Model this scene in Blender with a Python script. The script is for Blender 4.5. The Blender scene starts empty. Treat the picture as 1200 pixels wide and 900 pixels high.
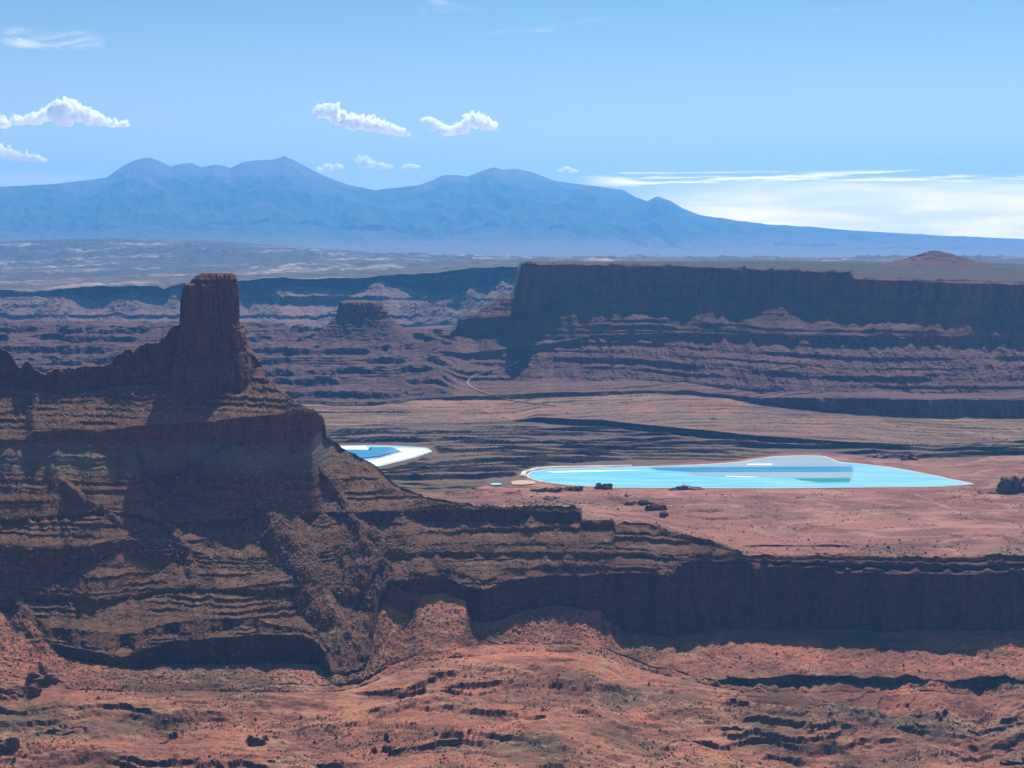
import bpy, bmesh, math, random
import numpy as np

SC = bpy.context.scene
COL = SC.collection
rng = np.random.default_rng(7)
random.seed(7)

# ------------------------------------------------------------------ camera
F = 1733.0                      # focal length in photo pixels (photo 1200 x 900)
PITCH = math.radians(5.86)
cam_d = bpy.data.cameras.new("camera")
cam_d.sensor_width = 36.0
cam_d.lens = F / 1200.0 * 36.0
cam_d.clip_start = 1.0
cam_d.clip_end = 400000.0
cam = bpy.data.objects.new("camera", cam_d)
COL.objects.link(cam)
cam.location = (0, 0, 0)
cam.rotation_euler = (math.pi / 2 - PITCH, 0, 0)
SC.camera = cam

# ------------------------------------------------------------------ light
SUN_EL, SUN_AZ = math.radians(55), math.radians(13)      # azimuth clockwise from +Y
world = bpy.data.worlds.new("World")
SC.world = world
world.use_nodes = True
SKY_STRENGTH = 0.055
sun_d = bpy.data.lights.new("sun", 'SUN')
sun_d.energy = 5.0
sun_d.angle = math.radians(0.5)
sun_d.color = (1.0, 0.94, 0.86)
sun = bpy.data.objects.new("sun", sun_d)
COL.objects.link(sun)
sun.rotation_euler = (math.pi / 2 - SUN_EL, 0, math.pi - SUN_AZ)
sun.location = (0, 0, 5000)
SC.view_settings.view_transform = 'Standard'
SC.view_settings.look = 'None'
SC.view_settings.exposure = 0.62
SC.view_settings.gamma = 1.0
SC.cycles.volume_bounces = 20
SC.cycles.max_bounces = 24
SC.cycles.diffuse_bounces = 3
SC.cycles.glossy_bounces = 3
HAZE_DENSITY = 2.65e-5
HAZE_COLOR = (0.125, 0.455, 1.0)
HAZE_G = 0.38


def build_world():
    nt = world.node_tree
    N, L = nt.nodes, nt.links
    N.clear()
    out = N.new('ShaderNodeOutputWorld')
    bg = N.new('ShaderNodeBackground')
    sky = N.new('ShaderNodeTexSky')
    sky.sky_type = 'NISHITA'
    sky.sun_disc = False
    sky.sun_elevation = SUN_EL
    sky.sun_rotation = SUN_AZ
    sky.altitude = 1800
    sky.air_density = 1.0
    sky.dust_density = 1.5
    sky.ozone_density = 1.5
    bg.inputs['Strength'].default_value = SKY_STRENGTH
    tc = N.new('ShaderNodeTexCoord')
    sep = N.new('ShaderNodeSeparateXYZ')
    L.new(tc.outputs['Generated'], sep.inputs[0])

    def m(op, a, b=None, c=None, clamp=False):
        n = N.new('ShaderNodeMath')
        n.operation = op
        n.use_clamp = clamp
        for i, v in enumerate((a, b, c)):
            if v is None:
                continue
            if isinstance(v, (int, float)):
                n.inputs[i].default_value = v
            else:
                L.new(v, n.inputs[i])
        return n.outputs[0]

    def sm(v, a, b):
        n = N.new('ShaderNodeMapRange')
        n.interpolation_type = 'SMOOTHSTEP'
        L.new(v, n.inputs[0])
        n.inputs[1].default_value = a
        n.inputs[2].default_value = b
        return n.outputs[0]
    az = m('ARCTAN2', sep.outputs[0], sep.outputs[1])
    el = m('ARCSINE', sep.outputs[2])

    def cloud(sa, se, off, scale, detail, lo, hi, rough=0.6, dist=0.0):
        c = N.new('ShaderNodeCombineXYZ')
        L.new(m('MULTIPLY', az, sa), c.inputs[0])
        L.new(m('MULTIPLY', el, se), c.inputs[1])
        c.inputs[2].default_value = off
        t = N.new('ShaderNodeTexNoise')
        t.inputs['Scale'].default_value = scale
        t.inputs['Detail'].default_value = detail
        t.inputs['Roughness'].default_value = rough
        t.inputs['Distortion'].default_value = dist
        L.new(c.outputs[0], t.inputs['Vector'])
        return sm(t.outputs['Fac'], lo, hi)

    def box(a0, a1, a2, a3, e0, e1, e2, e3):
        return m('MULTIPLY', m('MULTIPLY', sm(az, a0, a1), m('SUBTRACT', 1.0, sm(az, a2, a3))),
                 m('MULTIPLY', sm(el, e0, e1), m('SUBTRACT', 1.0, sm(el, e2, e3))))
    # bright low bank of thin stratus over the horizon at the right
    bank = m('MULTIPLY', m('MULTIPLY', sm(az, 0.03, 0.17), m('SUBTRACT', 1.0, sm(el, 0.026, 0.040))),
             m('ADD', 0.55, m('MULTIPLY', cloud(7, 60, 3.1, 1.0, 6, 0.35, 0.62), 0.45)))
    streak = m('MULTIPLY', box(0.03, 0.09, 0.9, 1.0, 0.028, 0.034, 0.038, 0.041), cloud(9, 190, 8.0, 1.0, 5, 0.46, 0.60))
    # thin high cirrus
    cir = m('MULTIPLY', box(-0.9, -0.25, 0.20, 0.9, 0.06, 0.10, 0.15, 0.22), cloud(7, 46, 21.0, 1.0, 6, 0.60, 0.80, 0.6, 0.6))
    wisp = m('MULTIPLY', box(-0.335, -0.312, -0.285, -0.255, 0.113, 0.118, 0.122, 0.130), cloud(22, 75, 5.0, 1.0, 6, 0.36, 0.66, 0.6, 0.8))
    low = m('MULTIPLY', box(-0.60, -0.34, -0.29, -0.25, 0.026, 0.031, 0.035, 0.042), 0.2)
    tot = m('MAXIMUM', m('MULTIPLY', bank, 1.0), m('MULTIPLY', streak, 1.2))
    tot = m('MAXIMUM', tot, m('MULTIPLY', cir, 0.16))
    tot = m('MAXIMUM', tot, m('MULTIPLY', wisp, 0.33))
    tot = m('MAXIMUM', tot, low)
    tot = m('MAXIMUM', tot, m('MULTIPLY', m('SUBTRACT', 1.0, sm(el, 0.01, 0.17)), 0.13))
    mix = N.new('ShaderNodeMix')
    mix.data_type = 'RGBA'
    L.new(tot, mix.inputs[0])
    tint = N.new('ShaderNodeMix')
    tint.data_type = 'RGBA'
    tint.blend_type = 'MULTIPLY'
    tint.inputs[0].default_value = 1.0
    L.new(sky.outputs[0], tint.inputs[6])
    tint.inputs[7].default_value = (0.84, 1.05, 0.98, 1)
    L.new(tint.outputs[2], mix.inputs[6])
    w = 1.0 / SKY_STRENGTH
    mix.inputs[7].default_value = (2.1 * w, 1.6 * w, 1.42 * w, 1)
    L.new(mix.outputs[2], bg.inputs[0])
    L.new(bg.outputs[0], out.inputs[0])


build_world()

# ------------------------------------------------------------------ geometry helpers
CT, ST = math.cos(PITCH), math.sin(PITCH)


def ray(px, py):
    """photo pixel -> (s, t): sideways and downward metres per metre of forward distance."""
    u = (np.asarray(px, float) - 600.0) / F
    v = (450.0 - np.asarray(py, float)) / F
    d = CT + v * ST
    return u / d, -(-ST + v * CT) / d


def at_z(px, py, z):
    s, t = ray(px, py)
    Y = -z / t
    return np.array([s * Y, Y, z])


def at_y(px, py, Y):
    s, t = ray(px, py)
    return np.array([s * Y, Y, -t * Y])


def screen(x, y, z):
    dep = y * CT - z * ST
    return 600 + F * x / dep, 450 - F * (y * ST + z * CT) / dep


_TAB = 512
_ang = rng.uniform(0, 2 * np.pi, (_TAB, _TAB)).astype(np.float32)
_GX, _GY = np.cos(_ang), np.sin(_ang)


def noise2(x, y):
    x = np.asarray(x, np.float64)
    y = np.asarray(y, np.float64)
    xf, yf = np.floor(x), np.floor(y)
    xi = xf.astype(np.int64) % _TAB
    yi = yf.astype(np.int64) % _TAB
    fx = (x - xf).astype(np.float32)
    fy = (y - yf).astype(np.float32)
    x1 = (xi + 1) % _TAB
    y1 = (yi + 1) % _TAB
    u = fx * fx * fx * (fx * (fx * 6 - 15) + 10)
    v = fy * fy * fy * (fy * (fy * 6 - 15) + 10)
    a = _GX[xi, yi] * fx + _GY[xi, yi] * fy
    b = _GX[x1, yi] * (fx - 1) + _GY[x1, yi] * fy
    c = _GX[xi, y1] * fx + _GY[xi, y1] * (fy - 1)
    d = _GX[x1, y1] * (fx - 1) + _GY[x1, y1] * (fy - 1)
    a = a + u * (b - a)
    c = c + u * (d - c)
    return (a + v * (c - a)) * 1.5


def fbm(x, y, o=4, g=0.5, off=0.0):
    r, a = 0.0, 1.0
    for i in range(o):
        r = r + a * noise2(x + off + 17.3 * i, y - off + 9.1 * i)
        x, y, a = x * 2.03, y * 2.03, a * g
    return r


def ridged(x, y, o=3, off=0.0):
    r, a = 0.0, 1.0
    for i in range(o):
        r = r + a * (1 - 2 * np.abs(noise2(x + off + 13.7 * i, y + off + 5.3 * i)))
        x, y, a = x * 2.1, y * 2.1, a * 0.5
    return r


def terr(z, h, w):
    """sharpen a height into steps of h; w = share of the step taken by the riser."""
    u = z / h
    f = np.floor(u)
    r = np.clip((u - f - 0.5) / w + 0.5, 0, 1)
    return (f + r) * h


_lr = np.random.default_rng(21)
_ze = np.arange(-1300.0, 60.0, .2)
_wt = np.full(_ze.shape, .6)
_q = -1300.0
while _q < 60:
    _q += _lr.choice([5.5, 8, 11, 16, 21]) * _lr.uniform(.8, 1.2)
    _wt[(_ze > _q) & (_ze < _q + _lr.uniform(.5, 1.1))] = _lr.uniform(4.0, 6.5)
_Tz = np.cumsum(_wt) * .2
_tr = np.convolve(np.pad(_wt, 150, mode='edge'), np.ones(301) / 301, 'valid')      # keep the mean height
_Tz = np.cumsum(_wt / _tr) * .2
_Tz += (_ze - _Tz).mean()


def beds(z):
    """height passed through a fixed stack of thin hard beds: the same ledges everywhere at the same level."""
    return np.interp(z, _ze, _Tz)


def sstep(a, b, x):
    t = np.clip((x - a) / (b - a), 0, 1)
    return t * t * (3 - 2 * t)


# ------------------------------------------------------------------ columns
S_IN = np.linspace(-0.372, 0.372, 1160)
S_L = np.linspace(-0.75, -0.372, 40)[:-1]
S_R = np.linspace(0.372, 0.75, 40)[1:]
S = np.concatenate([S_L, S_IN, S_R])
NC = len(S)
PX = 600 + S * F * 0.985        # rough photo column of each mesh column


def P(txt):
    """'px,y px,y ...' -> t as a function of the columns S."""
    a = np.array([[float(q) for q in w.split(',')] for w in txt.split()])
    s, t = ray(a[:, 0], a[:, 1])
    s = np.maximum.accumulate(s + np.arange(len(s)) * 1e-6)
    return np.interp(S, s, t)


def V(txt):
    a = np.array([[float(q) for q in w.split(',')] for w in txt.split()])
    return np.interp(PX, a[:, 0], a[:, 1])


# ------------------------------------------------------------------ strata lines traced as rim and foot lines
tk = {}
tk['k0'] = P("-80,716 0,718 40,738 55,772 100,783 143,787 165,792 250,789 300,790 350,791 385,797 393,796 402,797 418,794 432,784 446,720 452,712 478,727 488,706 520,703 546,712 554,746 587,743 610,732 650,724 703,732 712,750 730,764 800,771 860,766 950,764 1000,768 1200,768 1300,768")
tk['k1'] = P("-80,706 0,708 40,730 55,754 143,770 165,764 200,753 250,747 300,743 350,744 373,754 390,789 402,790 418,786 432,774 446,694 454,682 478,680 488,678 520,676 546,688 567,691 585,684 600,680 650,675 707,673 740,684 788,688 794,674 870,673 1000,673 1200,673 1300,673")
tk['k2'] = P("-80,704 0,706 40,727 55,751 143,765 165,760 200,750 250,743 300,739 350,741 373,750 390,778 402,776 418,772 432,760 446,690 454,679 520,673 546,684 567,687 600,677 650,672 707,671 740,681 788,685 794,671.5 870,671 960,670 1000,669 1200,669 1300,669")
tk['k3'] = P("-80,700 0,702 40,722 55,736 143,744 165,740 190,733 250,725 300,723 312,730 340,735 373,745 390,768 402,764 418,760 432,748 446,684 454,674 520,668 567,680 600,671 650,666 707,667 740,676 788,682 794,666 870,664 1200,663 1300,663")
tk['k4'] = P("-80,698 0,700 40,716 60,716 110,722 150,712 190,705 210,702 260,700 320,710 380,728 402,735 418,732 432,720 446,680 454,665 520,661 640,661 707,660 788,672 794,664 870,662 1200,661 1300,661")
tk['k5'] = P("-80,692 0,694 60,697 115,703 150,699 190,693 210,692 260,690 320,690 370,690 402,700 418,697 432,684 448,655 460,647 520,646 600,648 640,647 700,646 740,650 788,652 800,655.5 870,656 1200,656 1300,656")
tk['k6'] = P("-80,688 0,690 60,688 110,683 150,680 200,675 260,670 330,672 402,680 418,676 432,664 450,645 460,641 640,641 700,642 740,647 790,651 870,655.5 1200,655.6 1300,655.6")
tk['k7'] = P("-80,641 0,641 60,641 95,641 120,635 150,629 200,640 260,655 330,660 402,640 450,637 640,637 700,639 740,643 790,648 870,655 1200,655.2 1300,655.2")
tk['k8'] = P("-80,624 0,624 45,620 75,615 100,607 130,610 200,625 260,628 330,626 400,625 450,626 560,628 640,626 690,628 720,629 790,632 845,643 870,654.5 1200,654.9 1300,654.9")
tk['k9'] = P("-80,609 0,609 50,605 90,603 110,597 150,600 200,615 240,611 300,607 400,600 450,598 560,598 640,599 679,600 682,611 717,613 722,627 790,629 845,641 870,654 1200,654.6 1300,654.6")
tk['k10'] = P("-80,526 0,526 40,522 110,520 140,530 152,548 163,565 170,585 195,607 215,610 228,590 240,560 273,530 308,563 320,565 345,555 370,545 376,530 381,512 400,540 440,560 455,570 490,582 510,590 560,596.5 640,597.5 679,598.5 682,610 717,612 722,626 790,628 845,640 870,653.5 1200,654.3 1300,654.3")
tk['k11'] = P("-80,515 0,515 30,515 40,505 90,503 115,505 160,498 200,497 240,495 280,489 330,484 345,482 372,484 379,492 382,511 400,526 420,536 440,548 458,563 468,571 488,579 508,587 524,589 560,595 640,596.5 679,597.5 682,609 717,611 722,625 790,627 845,639 870,653 1200,654 1300,654")
tk['k12'] = P("-80,452 0,455 40,457 75,464 115,456 150,452 200,448 250,440 300,431 307,430 310,441 325,457 345,472 365,481.5 375,487 380,492 383,510 400,525.5 420,535.5 440,547.5 458,562.5 468,570.5 488,578.5 508,586.5 524,588.5 560,594.5 640,596 679,597 682,608.5 717,610.5 722,617 760,616 797,626 845,638.5 870,652.5 1200,653.7 1300,653.7")
tk['k13'] = P("-80,392 -30,400 0,408 10,413 20,430 25,433 28,424 32,423 40,433 52,437 65,434 75,433 79,434 81,441 83,432 100,430 125,429 131,424 140,414 152,410 156,416 160,408 165,402 185,401 195,393 205,382 213,380 224,398 270,402 284,405 290,410 300,420 306,424 308,437 325,455 345,470 365,480 375,486 380,491 383,509 400,525 420,535 440,547 458,562 468,570 488,578 508,586 524,588 560,594 640,595.5 679,596.5 682,608 717,610 722,615 733,611 740,614 755,613 770,617 797,625 845,638 870,652 1200,653.4 1300,653.4")
KS = ['k%d' % i for i in range(14)]
jq = S * F
jn = terr(1.6 * noise2(jq / 17, jq * 0 + 8) + 1.2 * noise2(jq / 6, jq * 0 + 3), .5, .4) + .5 * noise2(jq / 2.3, jq * 0 + 6)
tk['k13'] = tk['k13'] + np.where(PX < 309, 2.0, np.where(PX < 510, .8, .25)) / F * jn
for a, b in zip(KS, KS[1:]):
    tk[b] = np.minimum(tk[b], tk[a] - 2e-5)

knots = []          # (name, Y array, z array)


def step(prev, t, g):
    """next point at drop t, reached from prev with g metres of run per metre of rise."""
    Y, z = prev
    g = np.broadcast_to(g, Y.shape)
    Yn = (Y - g * z) / (1 + g * t)
    return Yn, -t * Yn


for a, b, fr in (('k0', 'k1', .72), ('k2', 'k3', .65), ('k4', 'k5', .48), ('k6', 'k7', .9), ('k8', 'k9', .48), ('k10', 'k11', .68)):
    tk[a] = tk[b] + (tk[a] - tk[b]) * fr       # the traced dark bands hold the cliff and the shade below it
for a, b in zip(KS, KS[1:]):
    tk[b] = np.minimum(tk[b], tk[a] - 2e-5)
K = {}
YA = V("-80,2420 200,2440 400,2490 640,2555 722,2545 790,2525 870,2485 1300,2470")
K['k9'] = (YA, -tk['k9'] * YA)
gs = {'k1': V("-80,0.3 392,0.14 720,0.14 1300,0.10"), 'k2': 3.2, 'k3': 0.18, 'k4': 2.0, 'k5': 0.2, 'k6': 2.1, 'k7': V("-80,0.4 160,0.5 250,1.5 1300,1.6"),
      'k8': 2.0, 'k9': 0.15, 'k10': 1.9, 'k11': V("-80,0.3 150,0.25 200,0.14 376,0.12 384,1.8 1300,2"),
      'k12': 1.8, 'k13': V("-80,0.3 305,0.3 311,1.5 520,1.5 1300,2")}
for i in range(9, 0, -1):           # down to the toe
    K['k%d' % (i - 1)] = step(K['k%d' % i], tk['k%d' % (i - 1)], gs['k%d' % i])
for i in range(9, 11):              # up to the crest
    K['k%d' % (i + 1)] = step(K['k%d' % i], tk['k%d' % (i + 1)], gs['k%d' % (i + 1)])
wu = 1 - sstep(366, 396, PX)
Y11 = wu * V("-80,2535 150,2545 300,2550 400,2562 1300,2562") + (1 - wu) * K['k11'][0]
K['k11'] = (Y11, -tk['k11'] * Y11)
Y10 = wu * step(K['k11'], tk['k10'], .14)[0] + (1 - wu) * K['k10'][0]
K['k10'] = (Y10, -tk['k10'] * Y10)
for i in range(11, 13):
    K['k%d' % (i + 1)] = step(K['k%d' % i], tk['k%d' % (i + 1)], gs['k%d' % (i + 1)])


def smooth(a, n):
    w = np.hanning(n + 2)[1:-1]
    return np.convolve(np.pad(a, n // 2, mode='edge'), w / w.sum(), 'valid')[:len(a)]


jq = S * F
lw = sstep(-.25, .55, noise2(jq / 60, jq * 0 + 2) + .6 * noise2(jq / 19, jq * 0 + 7) + .3 * noise2(jq / 6, jq * 0 + 1))
K['k2'] = tuple(K['k1'][i] + (K['k2'][i] - K['k1'][i]) * (.06 + .94 * lw * V('-80,1 640,1 700,.35 960,.25 990,1 1300,1')) for i in (0, 1))
for kk in ('k0', 'k1', 'k2', 'k3', 'k4'):
    K[kk] = (smooth(K[kk][0], 5), smooth(K[kk][1], 5))

# fallen rock climbing the cliff feet as cones: lift the foot points towards their rims
def cones(foot, rim, gap, hi, seed, slope=.62):
    """gap = mean spacing in metres, hi = greatest share of the cliff that a cone may bury."""
    lr = np.random.default_rng(seed)
    (Y0, z0), (Y1, z1) = K[foot], K[rim]
    xx = S * Y0
    ch = np.maximum(z1 - z0, .5)
    a = np.zeros(NC)
    q_ = xx[0]
    while q_ < xx[-1]:
        q_ += gap * lr.uniform(.3, 1.9)
        h_ = np.interp(q_, xx, ch) * lr.uniform(.15, hi)
        a = np.maximum(a, h_ - slope * np.abs(xx - q_) * lr.uniform(.85, 1.3))
    a = a * (1 + .10 * noise2(xx / 9, xx * 0 + seed))
    c = np.clip(a / ch, 0, hi)
    K[foot] = (Y0 + (Y1 - Y0) * c, z0 + ch * c)


wq = V('-80,0 690,0 780,.9 955,.9 985,.1 1300,.1') * (.75 + .5 * np.clip(noise2(S * F / 40, S * 0 + 3), -.5, .5))
for kk, ff in (('k1', .75), ('k2', .75), ('k3', .85), ('k4', 1.0)):
    K[kk] = tuple(K[kk][i] + (K['k5'][i] - K[kk][i]) * np.clip(wq * ff, 0, .96) for i in (0, 1))
cones('k10', 'k11', 120, .6, 4)
cones('k8', 'k9', 46, 1.0, 11)
cones('k6', 'k7', 60, .8, 19)
cones('k4', 'k5', 60, .95, 27)
cones('k2', 'k3', 50, .8, 33)

tc2 = P("-80,790 0,790 60,800 150,802 300,802 380,803 395,803 415,803 432,797 452,782 500,766 550,756 600,754 700,756 760,780 820,792 1000,790 1200,796 1300,796")
tc1 = P("-80,792 300,804 395,805 415,805 432,799 452,784 500,768 600,756 700,758 760,782 800,794 822,797 850,801 1000,803 1200,809 1300,809")
tc0 = P("-80,1010 1300,1010")
jq = S * F
jl = noise2(jq / 55, jq * 0 + 1.3) + .5 * noise2(jq / 21, jq * 0 + 4.4) + .15 * noise2(jq / 8, jq * 0 + 9.4)
tc2 = tc2 + np.where(PX > 790, 5.5, 1.5) / F * jl
tc1 = tc2 + np.maximum(tc1 - tc2, 1e-4) * np.clip(.75 + .9 * np.roll(jl, 31), .12, 1.5)
K['c2'] = step(K['k0'], tc2, V("-80,2.2 40,2.2 60,6 390,6 402,1.7 720,2.4 800,4.5 1300,4.5"))
tc1 = np.maximum(tc1, tc2 + 2e-4)
K['c1'] = step(K['c2'], tc1, V("-80,3 780,3 815,0.2 1300,0.2"))
for kk in ('c2', 'c1'):
    ws_ = V('-80,1 740,1 800,0 1300,0')
    K[kk] = tuple(ws_ * smooth(K[kk][i], 41) + (1 - ws_) * smooth(K[kk][i], 3) for i in (0, 1))
    K[kk] = (np.minimum(K[kk][0], K['k0'][0] - 4), K[kk][1])
K['cb'] = (smooth(K['c1'][0] - 22, 121), smooth(K['c1'][1], 121) - 3.0)
K['cb'] = (np.minimum(K['cb'][0], K['c1'][0] - 5), np.minimum(K['cb'][1], K['c1'][1] - .5))
K['c0'] = step(K['cb'], tc0, V("-80,13 300,20 800,30 1300,34"))

K['c0'] = (smooth(K['c0'][0], 161), smooth(K['c0'][1], 161))
# --- behind the crest and over the plain
zp = -550.0
Y13, z13 = K['k13']
thick = V("-80,30 300,30 381,6 1300,4")
K['k14'] = (Y13 + thick, z13 - 1)
K['k15'] = (np.maximum(K['k14'][0] + np.maximum(60, (z13 - zp) * 0.9), V("-80,0 500,0 540,2960 680,2960 760,2860 860,2560 1300,2560")), np.full(NC, zp))
K['p0'] = (np.maximum(K['k15'][0] + 5, 3010.0), np.full(NC, zp))
K['p1'] = (V('-80,3090 540,3110 605,3210 640,3420 760,3500 860,3560 920,3680 970,3680 1040,3560 1200,3600 1300,3600'), np.full(NC, zp))
tS0 = P("-80,503 400,499 600,494 700,500 800,511 900,519 1010,524 1100,521 1200,517 1300,515")
tS1 = P("-80,502.5 400,498.5 600,493.3 630,489 700,492 800,502 900,511 1010,519 1060,520 1100,520.3 1200,516.4 1300,514.4")
zS = np.full(NC, -547.0)
K['q0'] = (-zS / tS0, zS)
K['q1'] = step(K['q0'], tS1, 0.25)
M = {
    'm0': P("-80,470 280,475 400,478 560,470 620,470 700,466 760,462 850,468 900,478 950,487 1000,492 1100,497 1200,498 1300,500"),
    'm1': P("-80,462 280,468 400,470 560,463 700,459 800,457 880,465 950,466 1000,467 1200,469 1300,470"),
    'm2': P("-80,448 280,455 400,456 560,450 620,448 700,446 800,448 880,458 1000,459 1200,461 1300,462"),
    'm3': P("-80,425 280,432 400,432 480,430 560,428 620,420 700,404 800,401 930,408 1000,408 1200,408 1300,408"),
    'm4': P("-80,414 280,420 400,420 480,419 540,415 620,406 700,392 800,389 930,394 1000,395 1200,396 1300,396"),
    'm5': P("-80,400 280,403 400,405 480,403 530,402 545,398 600,396 612,398 640,374 700,366 800,362 900,360 960,362 1000,360 1060,372 1200,376 1300,376"),
    'm6': P("-80,383 280,386 400,392 480,392 528,392 535,385 538,374 560,373 598,370 603,360 607,330 611,311 616,309 700,311 800,313 900,317 960,319 997,320 1001,327 1050,329 1100,331 1200,334 1300,337"),
    'm7': P("-80,381 280,384 400,390 480,390 528,390 535,383 538,372 560,370 564,364 578,356 583,351 597,347 602,341 606,325 611,309.5 616,308 700,310 800,311.5 900,315 960,317 997,318 1001,324 1050,326 1100,328 1200,331 1300,334"),
}
MS = ['m%d' % i for i in range(8)]
jit = V("-80,3.4 500,3.4 545,0.7 1300,1.3") / F
for i, a in enumerate(MS):
    jq = S * F
    jn = noise2(jq / 70, jq * 0 + 5.3 * (i // 2)) + .6 * noise2(jq / 24, jq * 0 + 2.9 * i) + .35 * noise2(jq / 9, jq * 0 + 1.9 * i)
    M[a] = M[a] + jit * jn * (1.0 if i < 6 else np.where(PX < 530, .6, .25))
for a, b, fr in (('m0', 'm1', .72), ('m3', 'm4', .62), ('m5', 'm6', .78)):
    M[a] = M[b] + (M[a] - M[b]) * fr
M['m0'] = np.minimum(M['m0'], tS1 - 3e-4)
for a, b in zip(MS, MS[1:]):
    M[b] = np.minimum(M[b], M[a] - 3e-5)
K['m0'] = step(K['q1'], M['m0'], V("-80,25 600,25 1300,14"))
gm = {'m1': V("-80,0.5 500,0.5 700,0.8 860,0.3 1300,0.25"), 'm2': V("-80,10 560,9 800,7 1300,6"),
      'm3': V("-80,5 480,5 600,2.4 700,1.7 1300,1.45"), 'm4': V("-80,0.4 1300,0.3"), 'm5': V("-80,8 480,8 530,3 600,1.8 700,1.55 1300,1.42"),
      'm6': V("-80,0.5 500,0.5 600,0.15 1300,0.13"), 'm7': V("-80,8 530,8 537,1.8 603,1.8 610,6 1300,8")}
for a, b in zip(MS, MS[1:]):
    K[b] = step(K[a], M[b], gm[b])
tm8 = P("-80,379 590,343 604,336 608,307 616,306.4 700,306.3 900,306 1000,306.5 1060,308 1150,308 1200,309 1300,309")
tm8 = np.minimum(tm8, M['m7'] - 1e-4)
cones('m5', 'm6', 150, .45, 51)
cones('m3', 'm4', 90, .95, 53)
onm = V("-80,0 600,0 612,1 1300,1")
Y8 = K['m7'][0] + 260 + onm * 1500
K['m8'] = (Y8, -tm8 * Y8 * onm + (1 - onm) * K['m7'][1])
K['m9'] = (K['m8'][0] + 420, np.full(NC, -500.0))
K['w0'] = (np.full(NC, 8250.0), -P("-80,388 0,387 100,380 200,384 300,387 400,388 500,382 600,378 700,378 1300,378") * 8250.0)
W1 = P("-80,352 0,356 60,352 110,364 140,352 190,362 240,346 300,366 330,345 345,338 390,350 415,358 440,343 455,352 470,346 490,360 510,372 528,364 545,370 560,350 575,360 590,342 610,340 700,345 1300,345")
W2 = P("-80,343 0,341 50,340 100,336 185,334 192,338 215,330 280,329 330,326 340,327 380,327 430,324 500,321 540,317 565,314 600,312 620,312 1300,312")
W2 = W2 + (2.6 * terr(noise2(S * F / 58, S * 0 + 3.3), .3, .2) + 1.0 * terr(noise2(S * F / 19, S * 0 + 7.3), .4, .2)) / F
W1 = W2 + (W1 - W2) * .55 + 4 * noise2(S * F / 33, S * 0 + 8.1) / F
W1 = np.maximum(W1, W2 + 6e-4)
K['w1'] = step(K['w0'], W1, V("-80,1.7 1300,1.7"))
K['w2'] = step(K['w1'], W2, 0.2)
cones('w1', 'w2', 420, .75, 61)
X0 = np.minimum(P("-80,331 0,331 100,328 200,322 300,321 400,319 500,315 600,308 1300,309"), W2 - 1e-4)
K['x0'] = (np.full(NC, 11000.0), -X0 * 11000)
X1 = np.minimum(P("-80,318 0,318 100,316 200,312 300,310 400,306 600,304.5 1300,304.5"), X0 - 1e-4)
K['x1'] = (np.full(NC, 14500.0), -X1 * 14500)
X2 = P("-80,284 0,283 60,281 130,279 200,281 260,282 300,286 400,293 450,297 550,300.5 600,302 700,303 1300,303.5")
K['x2'] = (np.full(NC, 19500.0), -X2 * 19500)
K['x3'] = (np.full(NC, 21500.0), K['x2'][1] - 120)
N0 = P("-80,300 0,300 300,302 600,303.5 800,305 1000,304 1100,302 1300,301")
K['n0'] = (np.full(NC, 27500.0), -N0 * 27500)
SKY = P("-80,222 0,219 60,216 110,210 125,208 140,197 155,189 168,185 180,186 190,190 200,195 212,192 225,191 235,196 250,193 262,194 270,197 285,190 300,188 320,187 333,183 345,188 360,196 375,204 390,210 410,217 440,223 455,221 490,217 505,212 520,205 535,205 548,207 560,202 578,196 590,199 605,198 625,202 650,212 680,216 705,219 730,223 745,231 758,236 770,230 785,235 800,244 820,252 860,258 900,263 950,266 1000,270 1100,276 1200,280 1300,284")
K['n1'] = (np.full(NC, 32500.0), -(N0 + (SKY - N0) * 0.30) * 32500)
K['n2'] = (np.full(NC, 40000.0), -SKY * 40000)
K['n3'] = (np.full(NC, 46000.0), np.full(NC, -700.0))

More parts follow.
